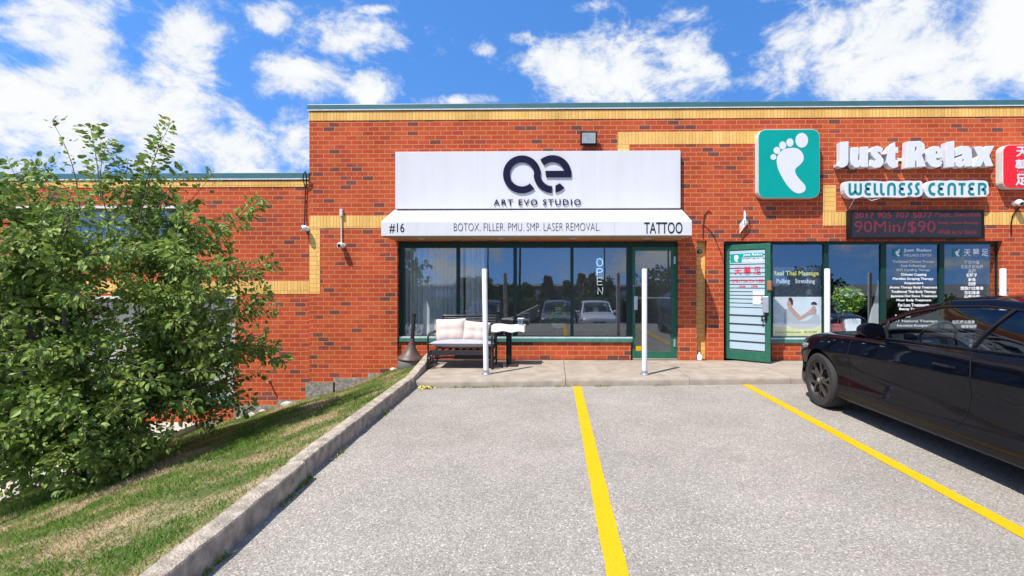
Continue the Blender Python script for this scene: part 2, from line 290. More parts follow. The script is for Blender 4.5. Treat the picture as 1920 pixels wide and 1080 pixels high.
def grass_mat(name, blades):
    m, nt, b = new_mat(name)
    tc = N(nt, 'ShaderNodeTexCoord'); o = tc.outputs['Object']
    n1 = N(nt, 'ShaderNodeTexNoise'); n1.inputs['Scale'].default_value = 1.5; n1.inputs['Detail'].default_value = 6; n1.inputs['Roughness'].default_value = .62; nt.links.new(o, n1.inputs['Vector'])
    n2 = N(nt, 'ShaderNodeTexNoise'); n2.inputs['Scale'].default_value = 45; n2.inputs['Detail'].default_value = 3; nt.links.new(o, n2.inputs['Vector'])
    val = math_(nt, 'ADD', n1.outputs[0], math_(nt, 'MULTIPLY', math_(nt, 'SUBTRACT', n2.outputs[0], .5), .34 if blades else .6))
    rp = N(nt, 'ShaderNodeValToRGB'); nt.links.new(val, rp.inputs[0]); e = rp.color_ramp.elements
    cols = [(.35, (.095, .195, .022)), (.49, (.16, .255, .04)), (.555, (.33, .30, .12)), (.64, (.50, .39, .22))] if blades else [(.30, (.045, .07, .016)), (.45, (.09, .10, .03)), (.53, (.20, .155, .085)), (.62, (.33, .25, .16))]
    while len(e) < 4: e.new(.5)
    for k, (p, c) in zip(e, cols): k.position = p; k.color = c + (1,)
    nt.links.new(rp.outputs[0], b.inputs['Base Color']); b.inputs['Roughness'].default_value = .7; b.inputs['Specular IOR Level'].default_value = .25
    if blades:
        tr = N(nt, 'ShaderNodeBsdfTranslucent'); nt.links.new(rp.outputs[0], tr.inputs[0]); mx = N(nt, 'ShaderNodeMixShader'); mx.inputs[0].default_value = .4
        nt.links.new(b.outputs[0], mx.inputs[1]); nt.links.new(tr.outputs[0], mx.inputs[2]); nt.links.new(mx.outputs[0], nt.nodes['Material Output'].inputs[0])
    return m
m_turf = grass_mat('turf_soil', False); m_blade = grass_mat('grass_blade', True)
def leaf_mat(name, a, bcol):
    m, nt, b = new_mat(name)
    at = N(nt, 'ShaderNodeAttribute', attribute_name='tint')
    rp = N(nt, 'ShaderNodeValToRGB'); nt.links.new(at.outputs['Fac'], rp.inputs[0]); e = rp.color_ramp.elements
    e[0].color = a + (1,); e[1].color = bcol + (1,); e[1].position = .93
    k = e.new(.99); k.color = (.28, .13, .03, 1)
    nt.links.new(rp.outputs[0], b.inputs['Base Color']); b.inputs['Roughness'].default_value = .5; b.inputs['Specular IOR Level'].default_value = .3
    tr = N(nt, 'ShaderNodeBsdfTranslucent'); nt.links.new(rp.outputs[0], tr.inputs[0])
    mx = N(nt, 'ShaderNodeMixShader'); mx.inputs[0].default_value = .34
    nt.links.new(b.outputs[0], mx.inputs[1]); nt.links.new(tr.outputs[0], mx.inputs[2]); nt.links.new(mx.outputs[0], nt.nodes['Material Output'].inputs[0])
    return m
m_leaf = leaf_mat('tree_leaf', (.085, .165, .022), (.33, .43, .10))
m_leaf2 = leaf_mat('far_tree_leaf', (.04, .09, .015), (.10, .15, .03))
m_needle = leaf_mat('needle_leaf', (.012, .035, .015), (.03, .06, .025))
m_bark = M('grey_brown_bark', (.10, .08, .065), .9, .3, 30, bump=.5)
m_ground = M('far_ground', (.16, .16, .14), .95, .3, .2)
# ------------------------------------------------------------------ builders
def wloc(o):
    v = Vector((0, 0, 0))
    while o is not None: v += o.location; o = o.parent
    return v
class MB:
    def __init__(s): s.v = []; s.f = []; s.mi = []
    def add(s, vs, fs, mi=0):
        n = len(s.v); s.v += [tuple(v) for v in vs]; s.f += [tuple(i + n for i in f) for f in fs]; s.mi += [mi] * len(fs); return s
    def box(s, x0, x1, y0, y1, z0, z1, mi=0):
        vs = [(x, y, z) for z in (z0, z1) for y in (y0, y1) for x in (x0, x1)]
        return s.add(vs, [(0, 2, 3, 1), (4, 5, 7, 6), (0, 1, 5, 4), (2, 6, 7, 3), (0, 4, 6, 2), (1, 3, 7, 5)], mi)
    def obox(s, c, size, rot, mi=0):
        vs = [Vector(c) + rot @ Vector((x * size[0] / 2, y * size[1] / 2, z * size[2] / 2)) for z in (-1, 1) for y in (-1, 1) for x in (-1, 1)]
        return s.add(vs, [(0, 2, 3, 1), (4, 5, 7, 6), (0, 1, 5, 4), (2, 6, 7, 3), (0, 4, 6, 2), (1, 3, 7, 5)], mi)
    def tube(s, path, r, n=8, mi=0):
        path = [Vector(p) for p in path]; rs = r if isinstance(r, (list, tuple)) else [r] * len(path)
        vs = []; up = Vector((.31, .17, .93)).normalized()
        for i, p in enumerate(path):
            t = (path[min(i + 1, len(path) - 1)] - path[max(i - 1, 0)]).normalized()
            a = t.cross(up); a = a.normalized() if a.length > 1e-4 else t.orthogonal().normalized()
            b = t.cross(a)
            vs += [p + (a * math.cos(k * 2 * math.pi / n) + b * math.sin(k * 2 * math.pi / n)) * rs[i] for k in range(n)]
        fs = [(i * n + k, i * n + (k + 1) % n, (i + 1) * n + (k + 1) % n, (i + 1) * n + k) for i in range(len(path) - 1) for k in range(n)]
        fs += [tuple(range(n))[::-1], tuple(range((len(path) - 1) * n, len(path) * n))]
        return s.add(vs, fs, mi)
    def lathe(s, prof, c=(0, 0, 0), n=24, axis='z', mi=0, tilt=None, caps=True):
        vs = []
        for r, h in prof:
            for k in range(n):
                a = 2 * math.pi * k / n
                p = Vector((r * math.cos(a), r * math.sin(a), h)) if axis == 'z' else Vector((r * math.cos(a), h, r * math.sin(a)))
                if tilt: p = tilt @ p
                vs.append(Vector(c) + p)
        fs = [(i * n + k, i * n + (k + 1) % n, (i + 1) * n + (k + 1) % n, (i + 1) * n + k) for i in range(len(prof) - 1) for k in range(n)]
        if caps: fs += [tuple(range(n))[::-1], tuple(range((len(prof) - 1) * n, len(prof) * n))]
        return s.add(vs, fs, mi)
    def prism(s, loops, y0, y1, mi=0):      # loops of (x, z): outline, then holes
        tri = tessellate_polygon([[Vector((x, z, 0)) for x, z in l] for l in loops])
        flat = [p for l in loops for p in l]; n = len(flat)
        vs = [(x, y0, z) for x, z in flat] + [(x, y1, z) for x, z in flat]
        fs = [tuple(t) for t in tri] + [tuple(i + n for i in t)[::-1] for t in tri]
        k = 0
        for l in loops:
            m = len(l); fs += [(k + i, k + (i + 1) % m, n + k + (i + 1) % m, n + k + i) for i in range(m)]; k += m
        return s.add(vs, fs, mi)
    def build(s, name, mat, parent=None, smooth=False, bevel=0, local=False, segs=2, sharp=40):
        me = bpy.data.meshes.new(name)
        off = Vector((0, 0, 0)) if (parent is None or local) else wloc(parent)
        me.from_pydata([tuple(Vector(v) - off) for v in s.v], [], s.f)
        bm = bmesh.new(); bm.from_mesh(me); bmesh.ops.recalc_face_normals(bm, faces=bm.faces); bm.to_mesh(me); bm.free()
        for m in (mat if isinstance(mat, (list, tuple)) else [mat]): me.materials.append(m)
        if len(me.polygons) == len(s.mi): me.polygons.foreach_set('material_index', s.mi)
        if smooth: me.polygons.foreach_set('use_smooth', [True] * len(me.polygons)); me.set_sharp_from_angle(angle=R(sharp))
        o = bpy.data.objects.new(name, me); C.objects.link(o)
        if parent: o.parent = parent
        if bevel:
            b = o.modifiers.new('bevel', 'BEVEL'); b.width = bevel; b.segments = segs; b.limit_method = 'ANGLE'; b.angle_limit = R(35)
        return o
def tag(o, label=None, cat=None, group=None, kind=None):
    for k, v in (('label', label), ('category', cat), ('group', group), ('kind', kind)):
        if v: o[k] = v
    return o
def thing(name, loc, label, cat, group=None, rz=0):
    o = bpy.data.objects.new(name, None); C.objects.link(o); o.location = loc; o.rotation_euler = (0, 0, rz); o.empty_display_size = .2
    return tag(o, label, cat, group)
def copy_tree(o, parent=None):
    c = o.copy(); C.objects.link(c)
    if parent: c.parent = parent
    for ch in list(o.children): copy_tree(ch, c)
    return c
def text_mesh(body, extrude=0.0, bold=0.0, spacing=1.0, res=3):
    cu = bpy.data.curves.new('t', 'FONT'); cu.body = body; cu.extrude = extrude; cu.offset = bold; cu.space_character = spacing; cu.resolution_u = res
    o = bpy.data.objects.new('t', cu); C.objects.link(o)
    dg = bpy.context.evaluated_depsgraph_get(); me = bpy.data.meshes.new_from_object(o.evaluated_get(dg))
    vs = [v.co.copy() for v in me.vertices]; fs = [tuple(p.vertices) for p in me.polygons]
    bpy.data.objects.remove(o); bpy.data.curves.remove(cu); bpy.data.meshes.remove(me); return vs, fs
def text_into(mb, body, x0, x1, z0, z1, y, depth=.004, bold=0.0, spacing=1.0, mi=0, keep=False, ref=None, shear=0):
    # lettering on a face that looks to -Y, fitted to the box x0..x1, z0..z1
    vs, fs = text_mesh(body, .5, bold, spacing)
    xs = [v.x for v in vs]; ys = [v.y for v in vs]
    a, b, c, d = min(xs), max(xs), min(ys), max(ys)
    sz = (z1 - z0) / (d - c); sx = (x1 - x0) / (b - a)
    if keep: w = sz * (b - a); xc = (x0 + x1) / 2; x0 = xc - w / 2; sx = sz
    mb.add([(x0 + (v.x - a) * sx + shear * (v.y - c) * sz, y - (v.z + .5) * depth, z0 + (v.y - c) * sz) for v in vs], fs, mi)
    return mb
def ptext(mb, body, px0, py0, px1, py1, Y, **kw):   # box given by its measured corners on the plane Y
    a = P(px0, py1, Y); b = P(px1, py0, Y)
    return text_into(mb, body, a.x, b.x, a.z, b.z, Y, **kw)
def rrect(x0, x1, z0, z1, r, n=6):
    pts = []
    for cx, cz, a0 in ((x1 - r, z1 - r, 0), (x0 + r, z1 - r, 90), (x0 + r, z0 + r, 180), (x1 - r, z0 + r, 270)):
        pts += [(cx + r * math.cos(R(a0 + 90 * k / n)), cz + r * math.sin(R(a0 + 90 * k / n))) for k in range(n + 1)]
    return pts
def ppoly(pts, Y, ox=0, oy=0, s=1): return [(lambda v: (v.x, v.z))(P(ox + x / s, oy + y / s, Y)) for x, y in pts]
def smooth_poly(pts, it=2):
    for _ in range(it):
        q = []
        for i in range(len(pts)):
            a, b = Vector(pts[i]), Vector(pts[(i + 1) % len(pts)])
            q += [tuple(a * .75 + b * .25), tuple(a * .25 + b * .75)]
        pts = q
    return pts
def ellipse(cx, cz, rx, rz, n=24): return [(cx + rx * math.cos(2 * math.pi * k / n), cz + rz * math.sin(2 * math.pi * k / n)) for k in range(n)]
FY = 9.0                                     # distance of the brick facade
SW = .105                                    # pavement height
# ------------------------------------------------------------------ the setting
def fine_kerb_x(y):                          # inner face of the kerb along the lot
    return float(np.interp(y, [-12, 2.4, 3.75, 7.05, 9], [-1.0, -1.885, -1.965, -2.07, -2.24]))
def ground_z(x, y):
    d = (fine_kerb_x(y) - .14) - x
    z = .13 - .273 * max(0, d)
    n = .035 * noise.noise((x * .9, y * .9, 0)) + .012 * noise.noise((x * 4, y * 4, 3)) if d > .1 else 0
    a = min(1, max(0, (y - 6.8) / 1.8)); b = min(1, max(0, (d - .5) / 1.1)); z -= .13 * a * a * (3 - 2 * a) * b
    if d > 4.55: z = .13 - .273 * 4.55 - .02 * (d - 4.55)
    return z + n - (.02 if d > .02 else 0)
def build_setting():
    g = MB(); g.add([(-900, -900, -1.4), (900, -900, -1.4), (900, 900, -1.4), (-900, 900, -1.4)], [(0, 1, 2, 3)])
    tag(g.build('ground', m_ground), kind='structure')
    # parking lot: level near the shops, falling away behind the camera
    ys = [-60, -30, -14, -8, -5.5, -3, -1, 0, 2, 3.5, 5, 6.3, 7.6]; zs = [-1.36, -1.36, -1.33, -1.27, -1.12, -.6, -.1, 0, 0, 0, 0, 0, 0]
    a = MB(); vs = []
    for y, z in zip(ys, zs): vs += [(fine_kerb_x(y) - .05 if y > -14 else -45, y, z), (45, y, z)]
    a.add(vs, [(2 * i, 2 * i + 1, 2 * i + 3, 2 * i + 2) for i in range(len(ys) - 1)])
    tag(a.build('parking_lot', m_asph), kind='structure')
    for x in (.335, 2.905, 5.45, 8.0):
        l = MB(); n = 46; y0 = 7.165 + .068 * x; vs = []
        rr = random.Random(int(x * 100))
        for i in range(n + 1):
            y = .3 + (y0 - .3) * i / n
            vs += [(x - .06 + rr.uniform(-.004, .004), y, .004), (x + .06 + rr.uniform(-.004, .004), y, .004)]
        l.add(vs, [(2 * i, 2 * i + 1, 2 * i + 3, 2 * i + 2) for i in range(n)])
        tag(l.build('parking_line', m_paintline), kind='structure')
    # pavement slabs in front of the shops
    s = MB(); js = [-2.3, PX(1059, 7.9), 2.05, 3.62, 5.2, 6.9, 8.6, 10.4, 12.2, 16]
    for i in range(len(js) - 1):
        x0, x1 = js[i] + .004, js[i + 1] - .004; f = lambda x: 7.18 + .068 * x
        nx = 8; pts = []
        for k in range(nx + 1):
            x = x0 + (x1 - x0) * k / nx; e = .006 * noise.noise((x * 6, 1, 1))
            pts += [(x, 9.3, SW), (x, f(x) + .035 + e, SW), (x, f(x) + .012 + e, SW - .012), (x, f(x) + e, SW - .035), (x, f(x) + e, -.05)]
        fs = [(5 * k + j, 5 * k + j + 1, 5 * k + 5 + j + 1, 5 * k + 5 + j) for k in range(nx) for j in range(4)]
        fs += [(0, 1, 2, 3, 4), tuple(5 * nx + j for j in (4, 3, 2, 1, 0))]
        s.add(pts, fs)
    tag(s.build('sidewalk', m_conc, smooth=True), kind='structure')
    # concrete kerb in three cast lengths
    k = MB()
    for (ya, yb, dx, za, zb) in ((-12, 3.72, .018, .160, .160), (3.75, 6.95, -.018, .15, .165), (6.965, 8.75, 0, .165, .27)):
        n = max(6, int((yb - ya) / .12)); vs = []
        for i in range(n + 1):
            y = ya + (yb - ya) * i / n; x = fine_kerb_x(y) + dx; zt = za + (zb - za) * i / n + .006 * noise.noise((y * 3, 2, 0)); e = .009 * noise.noise((y * 5, 7, dx)) + .006 * noise.noise((y * 17, 3, dx))
            prof = [(.012, -.5), (.004, .02), (0 + e, zt - .016), (-.006 + e, zt - .005), (-.018 + e, zt), (-.12, zt + .002), (-.14, zt - .02), (-.15, -.5)]
            vs += [(x + a, y, z) for a, z in prof]
        m = len(prof)
        k.add(vs, [(i * m + j, i * m + (j + 1) % m, (i + 1) * m + (j + 1) % m, (i + 1) * m + j) for i in range(n) for j in range(m)] + [tuple(range(m)), tuple(range(n * m, n * m + m))[::-1]])
    tag(k.build('kerb', m_kerb, smooth=True, sharp=22), kind='structure')
    # falling grass bank, then the lower path
    nx, ny = 60, 90; vs = []
    for j in range(ny + 1):
        y = -3 + 12.1 * j / ny; xk = fine_kerb_x(y) - .13
        for i in range(nx + 1):
            x = xk - 4.9 * i / nx; vs.append((x, y, ground_z(x, y)))
    t = MB(); t.add(vs, [(j * (nx + 1) + i, j * (nx + 1) + i + 1, (j + 1) * (nx + 1) + i + 1, (j + 1) * (nx + 1) + i) for j in range(ny) for i in range(nx)])
    tag(t.build('grass_slope', m_turf, smooth=True), kind='structure')
    p = MB(); p.box(-30, -6.75, -12, 9.2, -1.39, -1.10); tag(p.build('path', m_path), kind='structure')
    # short mown blades
    rng = np.random.default_rng(3); n = 170000
    y = rng.uniform(.9, 8.95, n); u = rng.uniform(0, 1, n) ** .9; x = np.array([fine_kerb_x(b) for b in y]) - .15 - u * 4.6
    keep = np.array([noise.noise((a * 1.3, b * 1.3, 5)) + .5 * noise.noise((a * 6, b * 6, 1)) for a, b in zip(x, y)]) > rng.uniform(-.95, .2, n)
    x, y = x[keep], y[keep]; n = len(x); z = np.array([ground_z(a, b) for a, b in zip(x, y)]) - .004
    h = rng.uniform(.015, .045, n); w = rng.uniform(.003, .0065, n); an = rng.uniform(0, 6.28, n); lx, ly = rng.normal(0, .02, n), rng.normal(0, .02, n)
    V = np.empty((n, 3, 3)); V[:, 0] = np.stack([x - w * np.cos(an), y - w * np.sin(an), z], 1); V[:, 1] = np.stack([x + w * np.cos(an), y + w * np.sin(an), z], 1); V[:, 2] = np.stack([x + lx, y + ly, z + h], 1)
    me = bpy.data.meshes.new('grass'); me.from_pydata(V.reshape(-1, 3).tolist(), [], np.arange(3 * n).reshape(-1, 3).tolist()); me.materials.append(m_blade)
    o = bpy.data.objects.new('grass', me); C.objects.link(o); tag(o, 'short patchy green grass with dry straw patches on the bank', 'grass', kind='stuff')
build_setting()
# ------------------------------------------------------------------ buildings
def wall_holes(mb, x0, x1, z0, z1, holes, y, depth):
    xs = sorted({x0, x1} | {h[0] for h in holes} | {h[1] for h in holes}); zs = sorted({z0, z1} | {h[2] for h in holes} | {h[3] for h in holes})
    for a, b in zip(xs, xs[1:]):
        for c, d in zip(zs, zs[1:]):
            mx, mz = (a + b) / 2, (c + d) / 2
            if any(h[0] < mx < h[1] and h[2] < mz < h[3] for h in holes): continue
            mb.add([(a, y, c), (b, y, c), (b, y, d), (a, y, d)], [(0, 1, 2, 3)])
    for a, b, c, d in holes:
        mb.add([(a, y, c), (a, y + depth, c), (a, y + depth, d), (a, y, d)], [(0, 1, 2, 3)]); mb.add([(b, y, c), (b, y + depth, c), (b, y + depth, d), (b, y, d)], [(0, 1, 2, 3)])
        mb.add([(a, y, d), (b, y, d), (b, y + depth, d), (a, y + depth, d)], [(0, 1, 2, 3)]); mb.add([(a, y, c), (b, y, c), (b, y + depth, c), (a, y + depth, c)], [(0, 1, 2, 3)])
def rect(px0, py0, px1, py1, Y=FY): a = P(px0, py1, Y); b = P(px1, py0, Y); return a.x, b.x, a.z, b.z
XC = P(580, 300, FY).x; ZTOP = P(900, 203.5, FY).z; ZW = P(400, 334, FY).z
GY = 9.13                                    # shop glass
def main_building():
    r = thing('shop_building', (2, FY, SW), 'tall red brick shop building with yellow bands and green roof edge', 'building')
    H1 = (PX(745, FY), PX(1272, FY), SW, PZ(1000, 452, FY)); H2 = (PX(1357, FY), PX(1880, FY), SW, PZ(1600, 452, FY)); H3 = (PX(1306, FY), PX(1325.5, FY), SW, PZ(1315, 451, FY))
    b = MB(); wall_holes(b, XC, 16, -1.4, ZTOP, [H1, H2, H3], FY, .26)
    b.add([(XC, FY, -1.4), (XC, 30, -1.4), (XC, 30, ZTOP), (XC, FY, ZTOP)], [(0, 1, 2, 3)])
    b.add([(16, FY, -1.4), (16, 30, -1.4), (16, 30, ZTOP), (16, FY, ZTOP)], [(0, 1, 2, 3)]); b.add([(XC, 30, -1.4), (16, 30, -1.4), (16, 30, ZTOP), (XC, 30, ZTOP)], [(0, 1, 2, 3)])
    b.build('wall', m_brick, r)
    rf = MB(); rf.box(XC + .02, 15.98, FY + .3, 29.9, ZTOP - .5, ZTOP - .3); rf.build('roof', m_grey, r)
    c = MB(); zb = ZTOP - .012; c.box(XC - .03, 16.05, FY - .018, FY + .32, zb, zb + .105); cp = c.build('roof_coping', m_coping, r, bevel=.008)
    d = MB(); d.box(XC - .034, 16.05, FY - .026, FY - .016, zb - .014, zb + .006); d.build('drip_edge', m_drip, cp)  # drip edge coloured pale to carry its white highlight
    s = MB(); q = rect(581, 207.5, 1000, 226.5); s.box(XC - .006, 16, FY - .008, FY + .05, q[2], q[3]); s.build('brick_band', m_soldier, r)
    def band(px0, py0, px1, py1, mt, pr=.004):
        q = rect(px0, py0, px1, py1); mb = MB(); mb.box(q[0], q[1], FY - pr, FY + .05, q[2], q[3]); return mb.build('brick_band', mt, r)
    band(580.5, 404, 745, 428, m_soldier); band(580.5, 428.3, 600, 551, m_stack, .005)
    band(1158, 246, 1440, 271, m_soldier); band(1158, 271.3, 1180, 300, m_stack, .005)
    band(1543, 347, 1567, 397, m_stack, .005); band(1543, 397.3, 1600, 423, m_soldier); band(1840, 397, 2300, 422, m_soldier)
    n = MB(); n.box(H3[0] - .001, H3[1] + .001, FY + .12, FY + .14, SW, H3[3]); n.build('niche_back', m_stack, r)
    lw = MB(); q = rect(745, 640.5, 1186, 677); lw.box(H1[0], PX(1184, FY), FY + .06, FY + .2, SW - .05, q[2] + .0 + (q[3] - q[2])); lw.build('low_wall', m_brick, r)
    lw = MB(); lw.box(PX(1446, FY + .08), H2[1], FY + .06, FY + .2, SW - .05, PZ(1600, 642, FY)); lw.build('low_wall', m_brick, r)
    # --- storefront of the studio
    def front(px, top, glass_top, sill_px, base_py, first, last, header_x):
        Y0, Y1 = FY + .095, FY + .165
        f = MB(); zt, zg = PZ(1000, top, FY) + .004, PZ(1000, glass_top, Y0); zs = PZ(1000, sill_px, Y0)
        f.box(header_x[0], header_x[1], Y0 - .002, Y1, zg, zt)
        for a, b_ in px: f.box(PX(a, Y0), PX(b_, Y0), Y0, Y1 - .001, zs - .03, zg)
        f.box(PX(px[0][0], Y0), PX(px[-1][1], Y0), Y0 + .002, Y1, zs - .03, zs + .012)
        fo = f.build('window_frame', m_green, r, bevel=.004)
        for (a, b_), (c_, d_) in zip(px, px[1:]):
            g = MB(); xa, xb = PX(b_, GY) - .01, PX(c_, GY) + .01; g.add([(xa, GY, zs), (xb, GY, zs), (xb, GY, zg + .01), (xa, GY, zg + .01)], [(0, 1, 2, 3)]); g.build('pane', m_glass, fo)
        s_ = MB(); s_.box(PX(px[0][0], FY) - .0, PX(px[-1][1], FY), FY + .03, Y0 + .01, zs - .10, zs - .028); s_.build('sill', m_sill, r, bevel=.006)
        s_ = MB(); s_.box(PX(px[0][0], FY) + .002, PX(px[-1][1], FY) - .002, FY + .05, Y0 + .01, zs - .026, zs - .002); s_.build('sill', m_drip, r)
    front([(746, 757.5), (855.5, 862), (962.5, 969), (1069.5, 1075.5), (1175, 1187)], 451, 464.5, 631, 676, 0, 0, (H1[0], H1[1]))
    front([(1441, 1449), (1545, 1554), (1652, 1662), (1762, 1771), (1871, 1881)], 451.5, 459, 632, 676, 0, 0, (H2[0], H2[1]))
    # --- studio door
    Y0 = FY + .085
    q = rect(1186, 463, 1269, 673, Y0)
    g = rect(1191.5, 470, 1258.5, 659, Y0)
    d = MB(); d.box(q[0], g[0], Y0, Y0 + .05, SW + .02, q[3]); d.box(g[1], q[1] + .03, Y0, Y0 + .05, SW + .02, q[3]); d.box(g[0], g[1], Y0, Y0 + .05, g[3], q[3]); d.box(g[0], g[1], Y0, Y0 + .05, SW + .02, g[2])
    do = d.build('door', m_green2, r, bevel=.005)
    x = MB(); x.add([(g[0] - .01, Y0 + .022, g[2] - .01), (g[1] + .01, Y0 + .022, g[2] - .01), (g[1] + .01, Y0 + .022, g[3] + .01), (g[0] - .01, Y0 + .022, g[3] + .01)], [(0, 1, 2, 3)]); x.build('glass', m_glass, do)
    x = MB(); v = rect(1188.5, 555, 1195, 581, Y0); x.box(v[0], v[1], Y0 - .02, Y0 + .002, v[2], v[3]); x.build('handle', m_steel, do, bevel=.003)
    x = MB(); v = rect(1194, 556, 1258, 558.5, Y0); x.tube([(v[0], Y0 + .045, v[2]), (v[1], Y0 + .045, v[2])], .013); x.build('push_bar', m_steel, do, smooth=True)
    for py in (481, 636):
        x = MB(); v = rect(1263, py, 1266.5, py + 14, Y0); x.box(v[0], v[1], Y0 - .015, Y0 + .002, v[2], v[3]); x.build('hinge', m_steel, do, bevel=.003)
    x = MB(); v = P(1188, 536, Y0); x.lathe([(.014, 0), (.016, -.006), (.008, -.014)], (v.x, v.y, v.z), 12, 'y'); x.build('lock', m_steel, do, smooth=True)
    x = MB(); v = rect(1192.5, 649, 1203, 658, Y0); x.box(v[0], v[1], Y0 + .012, Y0 + .019, v[2], v[3]); x.build('sticker', m_yline, do)
    th_ = MB(); th_.box(q[0], q[1], FY + .03, FY + .2, SW, SW + .022); th_.build('threshold', m_conc, r)
    # --- wellness door, standing open
    hx, hy = PX(1360, FY + .12), FY + .12; tip = Vector((P(1445, 530, 8.63).x, 8.63)); dv = tip - Vector((hx, hy)); ang = math.atan2(dv.y, dv.x); wd = dv.length; z0 = SW + .025; zt = PZ(1362, 462, hy) + .02
    fr = MB(); fr.box(0, .075, -.022, .022, 0, zt - z0); fr.box(wd - .085, wd, -.022, .022, 0, zt - z0); fr.box(.075, wd - .085, -.022, .022, 0, .17); fr.box(.075, wd - .085, -.022, .022, zt - z0 - .10, zt - z0)
    od = fr.build('open_door', m_green2, r, bevel=.004, local=True); od.location = Vector((hx, hy, z0)) - r.location; od.rotation_euler = (0, 0, ang)
    od['label'] = 'green door standing open with frosted stripes on its glass'
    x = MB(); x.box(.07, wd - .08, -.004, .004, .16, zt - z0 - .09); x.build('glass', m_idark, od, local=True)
    H = zt - z0; zz = H - .115; k = 0
    hs = [.075, .05, .085, .055, .07, .055, .05, .055, .05, .05, .05, .05, .06, .06] + [.125] * 9
    for h_ in hs:
        if zz - h_ < .175: break
        fl = MB(); fl.box(.085, wd - .095, -.011, -.006, zz - h_, zz); fl.build('film_stripe', m_film, od, local=True); zz -= h_ + (.017 if h_ < .1 else .035)
    lg = MB(); lg.box(.1, .3, -.016, -.012, H - .33, H - .17); lg.box(.3, wd - .12, -.016, -.012, H - .23, H - .165); lg.build('logo_patch', m_teal, od, local=True)
    lt = MB(); text_into(lt, 'Just Relax', .33, wd - .13, H - .225, H - .17, -.017, .002, .01); lt.build('lettering', m_txtw, od, local=True); lt = MB(); text_into(lt, 'WELLNESS CENTER', .31, wd - .12, H - .325, H - .26, -.012, .002, .0)
    lt.build('lettering', m_txtw, od, local=True); lt = MB(); lt.prism([smooth_poly([(.17, H - .19), (.24, H - .20), (.25, H - .25), (.22, H - .28), (.24, H - .32), (.20, H - .325), (.17, H - .27)])], -.02, -.017); lt.build('footprint', m_txtw, od, local=True)
    lt = MB(); text_into(lt, '天 馨 足', .17, wd - .16, H - .56, H - .41, -.012, .003, .012); lt.build('lettering', m_txtr, od, local=True); lt = MB(); text_into(lt, 'OPEN 7 DAYS A WEEK', .12, wd - .1, H - .70, H - .645, -.012, .003, .01)
    lt.build('lettering', m_txtr, od, local=True); lt = MB(); text_into(lt, '10AM      10PM', .25, wd - .22, H - .79, H - .75, -.012, .003, .01); lt.build('lettering', m_txtr, od, local=True)
    x = MB(); x.box(wd - .30, wd - .1, -.018, -.012, H - .93, H - .86); x.build('notice', m_edge, od, local=True); x = MB(); x.box(wd - .30, wd - .16, -.02, -.014, H - 1.10, H - .945); x.build('notice', m_edge, od, local=True)
    x = MB(); x.box(wd - .125, wd - .02, -.06, -.022, H - 1.24, H - .95); x.build('lock_case', m_steel, od, bevel=.01, local=True)
    x = MB(); x.tube([(wd - .07, -.05, H - 1.30), (wd - .13, -.06, H - 1.31), (wd - .13, -.06, H - 1.40)], .018); x.box(wd - .09, wd - .05, -.05, -.02, H - 1.38, H - 1.26); x.build('handle', m_black, od, local=True, smooth=True)
    x = MB(); x.box(wd - .05, wd + .02, -.05, .05, H - .84, H - .67); x.build('latch_box', m_brass, od, bevel=.006, local=True)
    # --- rooms behind the glass
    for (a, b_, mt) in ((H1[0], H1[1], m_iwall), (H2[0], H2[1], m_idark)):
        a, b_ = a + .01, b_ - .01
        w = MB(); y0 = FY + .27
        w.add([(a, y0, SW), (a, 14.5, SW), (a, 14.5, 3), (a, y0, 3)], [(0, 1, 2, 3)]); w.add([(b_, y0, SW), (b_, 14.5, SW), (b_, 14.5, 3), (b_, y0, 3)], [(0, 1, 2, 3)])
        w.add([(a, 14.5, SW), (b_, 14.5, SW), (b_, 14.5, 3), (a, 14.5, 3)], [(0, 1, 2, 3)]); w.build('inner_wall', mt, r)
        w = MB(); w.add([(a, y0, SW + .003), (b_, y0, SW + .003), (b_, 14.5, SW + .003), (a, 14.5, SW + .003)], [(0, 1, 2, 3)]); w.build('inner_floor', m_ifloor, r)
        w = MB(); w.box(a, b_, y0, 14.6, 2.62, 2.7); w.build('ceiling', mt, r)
    # rows of small downlights in the studio ceiling
    for i in range(6):
        for x_ in (-.05, .95) if i < 6 else (.45,):
            l = MB(); l.lathe([(.05, 2.615), (.05, 2.60), (.0, 2.60)], (x_ + .03 * i, 9.9 + .75 * i, 0), 12); l.build('downlight', m_lamp, r)
    l = MB(); l.box(H1[0] + .3, H1[1] - .3, 14.2, 14.4, SW, 1.1); l.build('reception_counter', m_iwall, r)
    return r
main_building()
